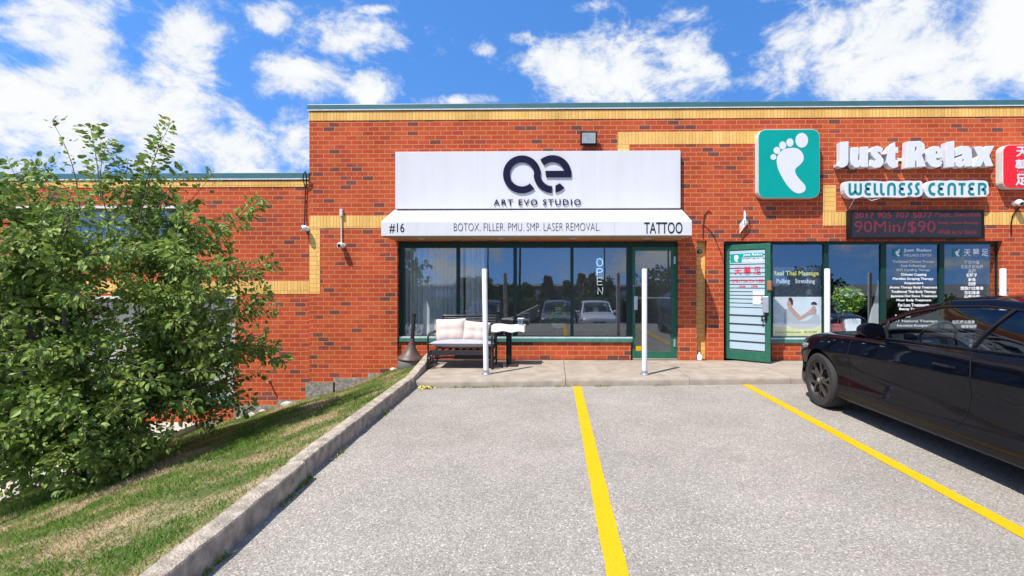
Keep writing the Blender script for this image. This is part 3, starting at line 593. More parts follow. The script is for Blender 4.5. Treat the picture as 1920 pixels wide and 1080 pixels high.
def wing():
    r = thing('wing_building', (-8, FY, -1.1), 'lower red brick wing on falling ground, half hidden by the tree', 'building')
    x0 = -17; x1 = XC - .001
    U = (PX(40, FY), PX(344, FY), PZ(200, 478, FY), PZ(200, 391, FY)); L = (PX(-160, FY), PX(440, FY), PZ(200, 753, FY), PZ(200, 560, FY))
    b = MB(); wall_holes(b, x0, x1, -1.4, ZW, [U, L], FY + .002, .22)
    b.add([(x0, FY, -1.4), (x0, 28, -1.4), (x0, 28, ZW), (x0, FY, ZW)], [(0, 1, 2, 3)]); b.build('wall', m_brick, r)
    rf = MB(); rf.box(x0, x1, FY + .3, 28, ZW - .4, ZW - .25); rf.build('roof', m_grey, r)
    c = MB(); zb = ZW - .02; c.box(x0, XC - .004, FY - .018, FY + .32, zb, zb + .115); cp = c.build('roof_coping', m_coping, r, bevel=.006)
    d = MB(); d.box(x0, XC - .004, FY - .026, FY - .016, zb - .016, zb + .006); d.build('drip_edge', m_drip, cp)  # same pale highlight colour on the wing's drip edge
    q = rect(100, 339.5, 580, 352); s = MB(); s.box(x0, XC - .012, FY - .008, FY + .05, q[2], q[3]); s.build('brick_band', m_soldier, r)
    q = rect(100, 527, 580, 551); s = MB(); s.box(x0, XC - .003, FY - .004, FY + .05, q[2], q[3]); s.build('brick_band', m_soldier, r)
    for (h, mull, mt) in ((U, 2, m_idark), (L, 4, m_curt)):
        f = MB(); Y0, Y1 = FY + .09, FY + .15; t = .05
        f.box(h[0], h[0] + t, Y0, Y1, h[2], h[3]); f.box(h[1] - t, h[1], Y0, Y1, h[2], h[3]); f.box(h[0] + t, h[1] - t, Y0, Y1, h[3] - t, h[3]); f.box(h[0] + t, h[1] - t, Y0, Y1, h[2], h[2] + t)
        for i in range(1, mull):
            x = h[0] + (h[1] - h[0]) * i / mull; f.box(x - .025, x + .025, Y0, Y1 - .002, h[2] + t, h[3] - t)
        fo = f.build('window', m_sill, r)
        g = MB(); g.add([(h[0] + .03, FY + .12, h[2] + .03), (h[1] - .03, FY + .12, h[2] + .03), (h[1] - .03, FY + .12, h[3] - .03), (h[0] + .03, FY + .12, h[3] - .03)], [(0, 1, 2, 3)]); g.build('pane', m_glass, fo)
        k = MB()
        if mt is m_curt:
            n = int((h[1] - h[0]) / .09)
            for i in range(n): k.box(h[0] + .09 * i, h[0] + .09 * i + .08, FY + .2, FY + .21, h[2], h[3] - .02)
        else: k.box(h[0], h[1], FY + .2, FY + .21, h[2], h[3])
        k.build('blind', m_sage if mt is m_curt else mt, fo)
        s = MB(); s.box(h[0] - .02, h[1] + .02, FY - .03, FY + .09, h[2] - .05, h[2] - .002); s.build('sill', m_sill, r)
        s = MB(); s.box(h[0] - .1, h[1] + .1, FY - .004, FY + .05, h[3] + .002, h[3] + .05); s.build('lintel', m_edge, r)
    # stepped concrete footing showing below the brick
    s = MB()
    for (a, b_, t) in ((690, 748, 700), (625, 712, 709.5), (573, 628, 717), (520, 575, 750), (440, 522, 760), (380, 440, 790)):
        q = rect(a, t, b_, 860); s.box(q[0], q[1] + .001, FY - .005 - .0004 * (b_ % 7), FY + .02, -1.45, q[3])
    s.build('footing', m_found, r)
wing()
# ------------------------------------------------------------------ studio sign and awning
def studio_sign():
    r = thing('fascia_sign', P(1008, 335, FY), 'big white rectangular sign board with navy ring logo and ART EVO STUDIO above the awning', 'sign')
    Y = FY - .09
    q = rect(741, 282, 1276, 391.5, Y); b = MB(); b.box(q[0], q[1], Y, FY - .006, q[2], q[3]); b.build('panel', m_white, r, bevel=.004)
    for px in (896, 1091.5, 1115): j = MB(); x = PX(px, Y); j.box(x - .0012, x + .0012, Y - .0012, Y + .002, q[2], q[3]); j.build('panel_joint', m_joint, r)
    Yl = Y - .022; s = 6.0; ox, oy = 860, 270
    def arc(cx, cy, r0, r1, a0, a1, n=36):
        o = [(cx + r1 * math.cos(R(a0 + (a1 - a0) * k / n)), cy - r1 * math.sin(R(a0 + (a1 - a0) * k / n))) for k in range(n + 1)]
        i = [(cx + r0 * math.cos(R(a0 + (a1 - a0) * k / n)), cy - r0 * math.sin(R(a0 + (a1 - a0) * k / n))) for k in range(n + 1)]
        return o + i[::-1]
    l = MB(); A, B, r0, r1 = (712, 341), (1056, 338), 136, 213
    ring = [(A[0] + r1 * math.cos(R(a)), A[1] - r1 * math.sin(R(a))) for a in np.linspace(-49, -360, 60)]
    eo = [(B[0] + r0 * math.cos(R(a)), B[1] - r0 * math.sin(R(a))) for a in np.linspace(182, 268, 22)]; ei = [(B[0] + r1 * math.cos(R(a)), B[1] - r1 * math.sin(R(a))) for a in np.linspace(268, 184, 22)]
    rin = [(A[0] + r0 * math.cos(R(a)), A[1] - r0 * math.sin(R(a))) for a in np.linspace(-360, -49, 60)]
    l.prism([ppoly(ring + eo + ei + rin, Yl, ox, oy, s)], Yl, Y - .008)
    top = [(B[0] + r1 * math.cos(R(a)), B[1] - r1 * math.sin(R(a))) for a in np.linspace(130, -1, 30)] + [(1266, 374), (984, 374), (974, 302), (1200, 300)] + [(B[0] + r0 * math.cos(R(a)), B[1] - r0 * math.sin(R(a))) for a in np.linspace(22, 134, 20)]
    l.prism([ppoly(top, Yl, ox, oy, s)], Yl, Y - .008)
    l.prism([ppoly([(1088, 468), (1138, 442), (1190, 492), (1150, 524), (1088, 546)], Yl, ox, oy, s)], Yl, Y - .008)
    l.build('logo', m_navy, r)
    t = MB(); ptext(t, 'ART EVO STUDIO', 925.5, 373.5, 1089, 385.5, Y - .012, depth=.004, bold=.014, spacing=1.3); t.build('lettering', m_navy, r)
    # the awning under it
    r = thing('awning', P(1008, 425, FY), 'white boxed awning with lettering across its front over the studio window', 'awning')
    pj = .70; Yf = FY - pj
    x0, x1 = PX(714.5, Yf), PX(1297.5, Yf); zb, zm, zt = PZ(1000, 442, Yf), PZ(1000, 415, Yf), PZ(1000, 391.5, FY - .08)
    w0, w1 = PX(741, FY - .08), PX(1276, FY - .08)
    x0 = min(x0, w0); x1 = max(x1, w1)
    b = MB(); b.add([(x0, FY - .006, zt), (x1, FY - .006, zt), (x1, Yf, zm), (x0, Yf, zm), (x0, Yf, zb), (x1, Yf, zb), (x1, FY - .006, zb), (x0, FY - .006, zb)],
                    [(0, 1, 2, 3), (3, 2, 5, 4), (0, 3, 4, 7), (1, 6, 5, 2), (0, 7, 6, 1), (4, 5, 6, 7)])
    b.build('canopy', m_awn, r, bevel=.006)
    s = MB(); s.box(x0 + .03, x1 - .03, Yf + .03, FY - .01, zb - .02, zb - .001); so_ = s.build('soffit', m_soffit, r)
    for px in (880, 1008, 1150):
        j = MB(); x = PX(px, Yf + .1); j.box(x - .006, x + .006, Yf + .04, FY - .02, zb - .0215, zb - .019); j.build('soffit_joint', m_dark, so_)
    for px in (790, 940, 1075, 1215):
        x = PX(px, Yf + .3); l = MB(); l.lathe([(.06, zb - .019), (.06, zb - .026), (0, zb - .026)], (x, Yf + .3, 0), 16); l.build('soffit_lamp', m_signw, so_)
    for px in (866, 1152):
        j = MB(); x = PX(px, Yf); j.box(x - .002, x + .002, Yf - .0015, Yf + .002, zb, zm)
        d = Vector((0, Yf - (FY - .006), zm - zt)); nrm = Vector((0, -(zt - zm), pj)).normalized() * .0015
        j.add([(x - .002, FY - .08, zt - (zt - zm) * .074 / pj + .004), (x + .002, FY - .08, zt - (zt - zm) * .074 / pj + .004), (x + .002, Yf, zm + .002), (x - .002, Yf, zm + .002)], [(0, 1, 2, 3)]); j.build('panel_joint', m_joint, r)
    t = MB(); ptext(t, '#16', 730, 418.5, 758, 437, Yf - .001, depth=.004, bold=-.004); t.build('lettering', m_black, r); t = MB(); ptext(t, 'TATTOO', 1208, 416.5, 1279.5, 438, Yf - .001, depth=.004, bold=.004); t.build('lettering', m_black, r)
    t = MB(); ptext(t, 'BOTOX. FILLER. PMU. SMP. LASER REMOVAL.', 851, 418, 1125, 433, Yf - .001, depth=.004, bold=-.022); t.build('lettering', m_screen, r)
studio_sign()
# ------------------------------------------------------------------ signs of the wellness center
FOOT = [(540, 1190), (470, 1150), (440, 1100)]
def foot_shapes():
    s = 3.3103; ox, oy = 1340, 220
    sole = smooth_poly([(470, 188), (520, 192), (552, 230), (552, 270), (525, 300), (498, 320), (500, 350), (530, 390), (566, 425), (562, 460), (525, 476), (490, 465), (450, 425), (410, 360), (385, 300), (385, 240), (420, 200)], 3)
    toes = [ellipse(540, 143, 39, 46), ellipse(467, 157, 22, 26), ellipse(422, 175, 22, 25), ellipse(386, 206, 21, 22), ellipse(364, 247, 18, 18)]
    return [[(ox + x / s, oy + y / s) for x, y in l] for l in [sole] + toes]
def wellness_signs():
    r = thing('logo_sign', P(1478, 305, FY), 'square teal sign box with rounded corners and a white footprint', 'sign')
    Y = FY - .15; q = rect(1421.5, 242, 1537.5, 371.5, Y)
    b = MB(); b.prism([rrect(q[0], q[1], q[2], q[3], .14)], Y + .004, FY - .004); b.build('case', m_edge, r, bevel=.004)
    b = MB(); b.prism([rrect(q[0] + .008, q[1] - .008, q[2] + .008, q[3] - .008, .135)], Y, Y + .003); b.build('face', m_teal, r)
    b = MB()
    for l in foot_shapes(): b.prism([ppoly(l, Y)], Y - .004, Y - .001)
    b.build('footprint', m_signw, r)
    # Just Relax channel letters
    r = thing('letter_sign', P(1715, 292, FY), 'thick white raised letters spelling Just Relax on the brick', 'sign')
    Y = FY - .15; s, ox, oy = 5.818, 1550, 250
    L = [[[(150, 94), (240, 86), (240, 310), (228, 345), (195, 368), (150, 372), (118, 358), (118, 330), (146, 328), (152, 300)]],
         [[(268, 154), (346, 150), (346, 285), (354, 303), (364, 300), (372, 285), (372, 148), (455, 144), (455, 366), (378, 370), (372, 352), (342, 374), (302, 370), (274, 342), (266, 300)]],
         [[(618, 162), (600, 222), (566, 200), (560, 212), (592, 240), (624, 285), (622, 335), (588, 370), (520, 376), (468, 356), (484, 282), (534, 304), (540, 288), (492, 244), (476, 196), (500, 150), (556, 134)]],
         [[(748, 94), (752, 150), (782, 154), (782, 216), (752, 216), (752, 286), (764, 300), (782, 288), (782, 366), (734, 382), (684, 362), (662, 322), (662, 226), (628, 228), (700, 132)]],
         [[(880, 88), (1020, 82), (1066, 112), (1076, 170), (1058, 222), (1042, 236), (1088, 362), (990, 368), (978, 300), (968, 300), (966, 372), (868, 376)], [(966, 148), (982, 148), (986, 176), (980, 200), (966, 204)]],
         [[(1272, 250), (1262, 180), (1222, 140), (1170, 138), (1118, 165), (1092, 230), (1098, 310), (1136, 360), (1194, 374), (1244, 360), (1268, 318), (1228, 292), (1206, 294), (1194, 272), (1272, 268)], [(1196, 196), (1210, 200), (1216, 222), (1192, 224)]],
         [[(1306, 98), (1394, 80), (1396, 364), (1306, 372)]],
         [[(1406, 176), (1470, 136), (1546, 138), (1584, 176), (1592, 358), (1512, 366), (1504, 346), (1462, 374), (1414, 356), (1398, 306), (1420, 262), (1486, 240), (1484, 226), (1410, 252)], [(1484, 282), (1498, 284), (1498, 306), (1484, 312)]],
         [[(1602, 146), (1692, 140), (1714, 186), (1734, 140), (1832, 134), (1776, 240), (1822, 358), (1736, 362), (1712, 302), (1686, 362), (1596, 366), (1652, 246)]]]
    for lt in L:
        b = MB(); b.prism([ppoly(l, Y, ox, oy, s) for l in lt], Y, FY - .02); b.build('letter', m_signw, r, bevel=.006)
    b = MB(); q = rect(1575, 296, 1855, 303); b.box(q[0], q[1], FY - .02, FY - .002, q[2], q[3]); b.build('raceway', m_edge, r)
    # Wellness Center
    r = thing('letter_sign', P(1720, 355, FY), 'white raised sign with teal letters WELLNESS CENTER beneath the thick white letters', 'sign')
    Y = FY - .15
    bumpy = [(196, 540), (215, 522), (330, 524), (420, 524), (480, 516), (560, 520), (640, 528), (700, 514), (800, 526), (880, 514), (960, 520), (1046, 514), (1048, 600), (1052, 650), (1030, 684), (980, 698), (900, 684), (860, 700), (780, 700), (640, 694), (560, 698), (480, 700), (420, 700), (400, 686), (340, 708), (270, 708), (230, 690), (196, 640)]
    bump2 = [(1060, 620), (1080, 560), (1130, 520), (1180, 514), (1240, 514), (1300, 520), (1360, 508), (1430, 518), (1540, 516), (1600, 510), (1660, 514), (1730, 514), (1768, 540), (1772, 690), (1640, 690), (1560, 694), (1520, 698), (1430, 694), (1300, 694), (1220, 698), (1150, 704), (1095, 690)]
    c = MB()
    for bp in (bumpy, bump2): c.prism([ppoly(smooth_poly(bp, 1), Y, ox, oy, s)], Y + .004, FY - .012)
    c.build('backing', m_signw, r, bevel=.006)
    t = MB(); Yl = Y - .002
    def st(pts, w=26, rnd=True):                       # one stroke of a rounded letter
        pts = [Vector(p) for p in pts]; lft, rgt = [], []
        for i, p in enumerate(pts):
            d = (pts[min(i + 1, len(pts) - 1)] - pts[max(i - 1, 0)]).normalized(); n = Vector((-d.y, d.x)) * w / 2
            lft.append(tuple(p + n)); rgt.append(tuple(p - n))
        t.prism([ppoly(lft + rgt[::-1], Yl, ox, oy, s)], Yl, Y + .005)
    def cv(*p):
        out = []; p = [Vector(q) for q in p]
        for i in range(len(p) - 1):
            a, b, c_, d = p[max(i - 1, 0)], p[i], p[i + 1], p[min(i + 2, len(p) - 1)]
            for k in range(6):
                u = k / 6; out.append(.5 * ((2 * b) + (c_ - a) * u + (2 * a - 5 * b + 4 * c_ - d) * u * u + (3 * b - a - 3 * c_ + d) * u ** 3))
        return [tuple(q) for q in out] + [tuple(p[-1])]
    T, B_ = 552, 662
    st(cv((252, T - 8), (252, 630), (262, 658), (290, 655), (311, 632)), 26); st([(314, T - 6), (314, 640)], 24); st(cv((312, 632), (334, 656), (362, 656), (372, 630), (372, T - 8)), 24)
    def E(x): st(cv((x + 70, T), (x + 30, T - 1), (x + 14, T + 20), (x + 26, 600), (x + 52, 603)), 24); st(cv((x + 56, 604), (x + 22, 610), (x + 10, 636), (x + 28, 660), (x + 68, 662)), 24)
    def Nn(x): st(cv((x + 12, 672), (x + 12, 590), (x + 22, 560), (x + 46, 550), (x + 70, 560), (x + 80, 590), (x + 80, 672)), 25)
    def Lw(x): st(cv((x + 12, T - 8), (x + 12, 630), (x + 20, 656), (x + 48, 664)), 25)
    def S(x): st(cv((x + 52, T - 4), (x + 30, T), (x + 16, T + 20), (x + 22, 596), (x + 38, 620), (x + 36, 650), (x + 2, 664)), 25)
    E(414); Lw(514); Lw(584); Nn(662); E(786); S(882); S(962)
    st(cv((1182, T - 2), (1140, 560), (1122, 606), (1140, 652), (1184, 664)), 27); E(1212); Nn(1320); st([(1440, 552), (1516, 552)], 24); st([(1478, 560), (1478, 666)], 26); E(1544)
    st([(1664, T - 10), (1664, 666)], 25); st(cv((1672, 552), (1712, 552), (1734, 576), (1712, 606), (1690, 610)), 24); st(cv((1700, 608), (1728, 630), (1730, 666)), 25)
    t.build('lettering', m_tealt, r)
    # red sign at the edge
    r = thing('character_sign', P(1925, 312, FY), 'red sign box with white characters down its face at the right edge', 'sign')
    Y = FY - .15; q = rect(1880.5, 271, 1990, 353, Y)
    b = MB(); b.prism([rrect(q[0], q[1], q[2], q[3], .12)], Y + .004, FY - .004); b.build('case', m_edge, r, bevel=.004)
    b = MB(); b.prism([rrect(q[0] + .008, q[1] - .008, q[2] + .008, q[3] - .008, .115)], Y, Y + .003); b.build('face', m_red, r)
    t = MB()
    for ch, y0, y1, x0, x1 in (('天', 275, 294, 1905, 1928), ('馨', 299, 323, 1903, 1928), ('足', 326, 348, 1904, 1928)): ptext(t, ch, x0, y0, x1, y1, Y - .001, depth=.004, bold=.02)
    t.build('lettering', m_signw, r)
    # LED board
    r = thing('message_board', P(1719, 420, FY), 'long black electronic message board with red dotted text above the windows', 'sign')
    Y = FY - .13; q = rect(1594, 393, 1846, 447.5, Y); w = .035
    f = MB(); f.box(q[0], q[1], Y, FY - .003, q[3] - w, q[3]); f.box(q[0], q[1], Y, FY - .003, q[2], q[2] + w); f.box(q[0], q[0] + w, Y, FY - .003, q[2] + w, q[3] - w); f.box(q[1] - w, q[1], Y, FY - .003, q[2] + w, q[3] - w); f.build('frame', m_black, r, bevel=.004)
    f = MB(); f.box(q[0] + w, q[1] - w, Y + .02, FY - .01, q[2] + w, q[3] - w); f.build('screen', m_screen, r)
    t = MB(); Yt = Y + .019
    ptext(t, '2017 905 707 5877', 1602, 397.5, 1748, 409, Yt, depth=.003, bold=.006); t.build('led_text', m_led, r); t = MB(); ptext(t, 'Foot, Swedish', 1754, 397.5, 1838, 408, Yt, depth=.003)
    t.build('led_text', m_led, r); t = MB(); ptext(t, '90Min/$90', 1602, 414, 1754, 439, Yt, depth=.003, bold=-.003); t.build('led_text', m_led, r); t = MB(); ptext(t, 'Deep Tissue Massage', 1759, 415, 1836, 421, Yt, depth=.003, bold=.008); t.build('led_text', m_led, r); t = MB(); ptext(t, 'Walk in or Book', 1759, 431, 1832, 439, Yt, depth=.003, bold=.008)
    t.build('led_text', m_led, r)
    g = MB(); x = q[0] + w
    while x < q[1] - w: g.box(x, x + .0045, Yt - .006, Yt - .0035, q[2] + w, q[3] - w); x += .0135
    z = q[2] + w
    while z < q[3] - w: g.box(q[0] + w, q[1] - w, Yt - .0068, Yt - .0045, z, z + .0045); z += .0135
    g.build('pixel_grid', m_screen, r)
wellness_signs()
# ------------------------------------------------------------------ small fittings on the walls
def fittings():
    r = thing('wall_light', P(1104, 262, FY), 'square black flood light with a pale lens above the white sign', 'light')
    c = P(1103.5, 260, FY - .10); rot = Matrix.Rotation(R(14), 3, 'X')
    b = MB(); b.obox(c, (.30, .11, .25), rot); b.build('housing', m_black, r, bevel=.012)
    b = MB(); b.obox(c + rot @ Vector((0, -.057, .01)), (.25, .006, .185), rot); b.build('lens', M('grey_lens', (.42, .47, .48), .2), r)
    b = MB(); b.box(c.x - .05, c.x + .05, c.y + .06, FY - .001, c.z - .06, c.z + .04); b.build('bracket', m_black, r)
    def camera(px, py, label, look, cable, conduit=False, dome=1):
        c = P(px, py, FY - .1); r = thing('security_camera', P(px, py, FY), label, 'camera', 'security cameras on the brick walls')
        d = Vector(look).normalized(); rot = d.to_track_quat('Z', 'Y').to_matrix()
        b = MB(); b.lathe([(.0, -.06), (.03, -.055), (.05, -.035), (.058, 0), (.056, .03), (.045, .05), (.0, .052)], c, 20, tilt=rot); b.build('housing', m_wplastic, r, smooth=True)
        b = MB(); b.lathe([(.030, .045), (.031, .056), (.0, .058)], c, 16, tilt=rot); b.build('lens', m_black, r, smooth=True)
        b = MB(); b.lathe([(.05, 0), (.045, -.03), (.028, -.06)], (c.x, FY - .001, c.z), 16, 'y'); b.tube([(c.x, FY - .05, c.z), c], .025); b.build('mount', m_wplastic, r, smooth=True)
        if conduit:
            a = P(640, 392, FY - .03); e = P(640.5, 405, FY - .03); b = MB(); b.box(a.x - .026, a.x + .026, FY - .055, FY - .001, e.z, a.z); b.build('junction_box', m_edge, r, bevel=.004)
            b = MB(); b.tube([(a.x, FY - .022, e.z), (a.x, FY - .022, c.z + .03)], .013); b.build('conduit', m_edge, r, smooth=True)
        if cable:
            b = MB(); b.tube([P(x, y, FY - w) for x, y, w in cable], .011, 6); b.build('cable', m_black, r, smooth=True)
    camera(570.5, 428, 'white round security camera hanging on a long black cable by the wing roof', (-.75, -.7, .0), [(571, 424, .03), (571.5, 400, .02), (573, 353, .02), (570, 343, .04), (568, 334, .06), (570, 325, .09), (573, 321, .09), (574, 328, .08), (575, 340, .06), (573, 352, .02)])
    camera(638.5, 460, 'white ball security camera below a white conduit left of the awning', (-.1, -.95, -.15), None, True)
    camera(1911, 380, 'white and black security camera under the red sign', (.1, -.8, -.5), [(1913, 388, .03), (1906, 394, .02), (1898, 406, .02), (1896, 418, .015), (1896, 440, .012)])
    r = thing('cable_bundle', P(1394, 418, FY), 'loose tangled bundle of white cables sticking out of the brick', 'cable')
    b = MB(); rr = random.Random(4)
    for i in range(6):
        b.tube([P(1396.5 + rr.uniform(-1, 1), 395 + i, FY - .01), P(1397 + rr.uniform(-2, 2), 406, FY - .05), P(1402 - i * 2.2 + rr.uniform(-2, 2), 418, FY - .07), P(1387 + i * 1.8, 436 - 2 * i, FY - .06), P(1388 + i * 2.5, 420, FY - .05), P(1396, 410, FY - .03)], .007, 5)
    b.build('strand', m_wplastic, r, smooth=True)
    b = MB(); b.tube([P(1390, 434, FY - .04), P(1390, 444, FY - .02), P(1391, 450, FY - .02)], .004, 5); b.tube([P(1404, 410, FY - .04), P(1406, 424, FY - .02), P(1403, 428, FY - .02)], .006, 5); b.build('wire_end', m_dark, r)
    w = MB(); w.tube([P(1318, 446, FY - .01), P(1318, 424, FY - .015), P(1321, 402, FY - .015), P(1326, 394, FY - .015), P(1333, 398, FY - .01)], .008, 6); w.tube([P(1318, 421, FY - .012), P(1328, 428, FY - .012), P(1340, 445, FY - .012), P(1352, 475, FY - .012), P(1357, 492, FY - .01)], .005, 6)
    tag(w.build('wire', m_dark, smooth=True), 'thin dark wire looping down the brick right of the awning', 'wire')
    w = MB(); w.tube([P(1603, 372, FY - .1), P(1598, 380, FY - .05), P(1592, 391, FY - .02)], .006, 6); w.tube([P(1624, 371, FY - .12), P(1634, 376, FY - .13), P(1646, 373, FY - .13), P(1652, 370, FY - .12)], .006, 6)
    tag(w.build('wire', m_wplastic, smooth=True), 'thin white wire drooping under the WELLNESS sign', 'wire')
    r = thing('door_bell', P(1311, 471, FY), 'small round green push button on the yellow brick strip', 'button')
    c = P(1311.5, 471.5, FY + .115); b = MB(); b.lathe([(.045, .0), (.045, -.02), (.035, -.032), (0, -.034)], (c.x, FY + .119, c.z), 20, 'y'); b.build('ring', m_green2, r, smooth=True)
    b = MB(); b.lathe([(.02, -.034), (.018, -.045), (0, -.047)], (c.x, FY + .119, c.z), 12, 'y'); b.build('button', m_sill, r, smooth=True)
    r = thing('jug', (PX(1313.5, FY - .03), FY + .04, SW), 'small white plastic jug at the foot of the yellow brick strip', 'jug')
    b = MB(); b.lathe([(.04, 0), (.052, .01), (.054, .07), (.04, .10), (.018, .115), (.018, .13), (0, .131)], r.location, 16); b.build('bottle', m_wplastic, r, smooth=True)
    b = MB(); b.lathe([(.02, .128), (.02, .146), (0, .147)], r.location, 12); b.build('cap', m_edge, r, smooth=True)
    r = thing('pipe_stub', P(508, 715, FY), 'short rusty pipe stub sticking out of the wing wall', 'pipe')
    a = P(506, 714, FY); b = MB(); b.tube([(a.x, FY, a.z), (a.x, FY - .09, a.z), (a.x + .03, FY - .11, a.z - .03)], .016, 10); b.build('pipe', m_brass, r, smooth=True)
    b = MB(); b.lathe([(.035, 0), (.03, -.012), (.016, -.014)], (a.x, FY - .001, a.z), 14, 'y'); b.build('flange', m_brass, r, smooth=True)
fittings()
# ------------------------------------------------------------------ posts, bench, table and the rest of the pavement
def bollards():
    labels = ['thin white post beside the bench', 'thin white post before the studio door', 'thin white post before the massage poster', 'thin white post before the brick at the right, behind the car roof']
    first = None
    for px, lb in zip((911.5, 1208.5, 1551, 1880.5), labels):
        Y = 7.56; x = PX(px, Y)
        if first is None:
            r = first = thing('post', (x, Y, SW), lb, 'post', 'white posts along the pavement')
            b = MB(); b.lathe([(.041, .06), (.041, 1.655), (.034, 1.668), (0, 1.67)], r.location, 20); b.build('pole', m_wpaint, r, smooth=True)
            b = MB(); b.lathe([(.075, .0), (.075, .012), (.05, .03), (.046, .075), (.041, .078)], r.location, 20); b.build('base', m_steel, r, smooth=True)
            for k in range(4):
                a = R(45 + 90 * k); q = MB(); q.lathe([(.009, .01), (.009, .024), (0, .025)], (x + .062 * math.cos(a), Y + .062 * math.sin(a), SW), 6); q.build('bolt', m_dark, r)
        else:
            r = copy_tree(first); r.location = (x, Y, SW); r['label'] = lb
    first.rotation_euler = (0, R(-.9), 0)
bollards()
def pillow(w, h, t, nx=14, ny=14, tuft=True, seed=0):
    vs = []; rr = random.Random(seed)
    for sgn in (1, -1):
        for j in range(ny + 1):
            for i in range(nx + 1):
                u, v = i / nx * 2 - 1, j / ny * 2 - 1
                d = (1 - abs(u) ** 3.5) * (1 - abs(v) ** 3.5); d = max(0, d) ** .55
                if tuft: d *= 1 - .11 * math.exp(-(v * 5.5) ** 2) - .12 * math.exp(-(u * 6) ** 2)
                pinch = 1 - .05 * (1 - abs(u) ** 2) * abs(v) - .0
                d += .05 * noise.noise((u * 2 + seed, v * 2, sgn)) * (1 - abs(u)) * (1 - abs(v))
                vs.append((u * w / 2 * (1 - .05 * (1 - v * v)), sgn * d * t / 2, v * h / 2 * (1 - .04 * (1 - u * u))))
    n = (nx + 1) * (ny + 1); fs = []
    for k in (0, n):
        for j in range(ny):
            for i in range(nx):
                a = k + j * (nx + 1) + i; fs.append((a, a + 1, a + nx + 2, a + nx + 1))
    return vs, fs
def place(vs, c, rot): return [Vector(c) + rot @ Vector(v) for v in vs]
def bench():
    x0, x1 = PX(806, 8.1), PX(924, 8.1); yf, yb = 7.97, 8.62; xm = (x0 + x1) / 2; zs = SW + .335
    r = thing('glider_bench', (xm, 8.35, SW), 'dark metal two seat glider bench below the left shop windows', 'bench')
    for nm, x in (('side_frame', x0), ('side_frame', x1)):
        b = MB(); rr = .017
        arm = [(x, yb - .03, zs - .02), (x, yb - .02, zs + .21), (x, yb - .10, zs + .25), (x, yf + .10, zs + .25), (x, yf + .01, zs + .20), (x, yf, zs + .08), (x, yf + .03, zs - .04)]
        b.tube(arm, rr, 8); b.tube([(x, yf + .03, zs - .04), (x, yf - .01, SW + .18), (x, yf + .02, SW + .03), (x, yb - .02, SW + .03), (x, yb, SW + .18), (x, yb - .03, zs - .02)], rr, 8)
        b.tube([(x, yf + .04, SW + .03), (x, yf + .04, SW)], rr * 1.2, 8); b.tube([(x, yb - .06, SW + .03), (x, yb - .06, SW)], rr * 1.2, 8)
        b.tube([(x, yf + .10, zs - .06), (x, yf + .15, SW + .12)], .012, 6); b.tube([(x, yb - .12, zs - .06), (x, yb - .17, SW + .12)], .012, 6); b.tube([(x, yf + .05, SW + .12), (x, yb - .05, SW + .12)], .014, 6)
        b.build('side_frame', m_dark, r, smooth=True)
    b = MB(); b.box(x0 + .02, x1 - .02, yf + .04, yf + .08, zs - .06, zs - .02); b.box(x0 + .02, x1 - .02, yb - .10, yb - .06, zs - .06, zs - .02)
    for k in range(9): xx = x0 + .06 + (x1 - x0 - .12) * k / 8; b.box(xx - .018, xx + .018, yf + .08, yb - .1, zs - .05, zs - .032)
    b.box(x0 + .02, x1 - .02, yf + .1, yf + .13, SW + .11, SW + .14); b.box(x0 + .02, x1 - .02, yb - .13, yb - .1, SW + .11, SW + .14); b.box(x0 + .34, x1 - .03, yb - .16, yb - .145, SW + .10, zs - .06); b.box(x0 + .03, x1 - .03, yf + .035, yf + .05, zs - .10, zs - .02); b.build('seat_frame_with_shade', m_dark, r, bevel=.004)  # the low dark back panel is added for the shade under the seat
    b = MB(); zt = PZ(865, 592, yb + .04)
    b.tube([(x0 + .1, yb - .06, zs - .03), (x0 + .1, yb + .05, zt), (x1 - .03, yb + .05, zt), (x1 - .03, yb - .06, zs - .03)], .022, 8)
    for k in range(1, 12): t = k / 12; b.tube([(x0 + .1, yb - .06 + .11 * t, zs + (zt - zs) * t), (x1 - .03, yb - .06 + .11 * t, zs + (zt - zs) * t)], .009, 6)
    b.build('backrest', m_dark, r, smooth=True)
    # cushions lie loose on it
    vs, fs = pillow(x1 - x0 - .005, .62, .15, 26, 14, False, 3)
    rot = Matrix.Rotation(R(-97), 3, 'X'); b = MB(); b.add(place(vs, (xm, (yf + yb) / 2 - .02, zs + .062), rot), fs)
    o = b.build('seat_cushion', m_lav, smooth=True, sharp=80); tag(o, 'long flat lavender seat cushion on the glider bench', 'cushion')
    for pxa, pxb, top, lb, sd, tl in ((816, 873, 599, 'square cream back cushion at the left end of the bench, standing taller', 1, -2), (867, 917, 604, 'cream back cushion slumped behind the white post', 2, 5)):
        Y = 8.36; a, c = PX(pxa, Y), PX(pxb, Y); h = PZ(845, top - 2, 8.42) - (zs + .07)
        vs, fs = pillow(c - a, h, .2, 16, 16, True, sd); rot = Matrix.Rotation(R(tl), 3, 'Y') @ Matrix.Rotation(R(-15), 3, 'X')
        b = MB(); b.add(place(vs, ((a + c) / 2, Y + .02, zs + .07 + h / 2), rot), fs); tag(b.build('back_cushion', m_cush, smooth=True, sharp=80), lb, 'cushion', 'cream back cushions on the bench')
bench()
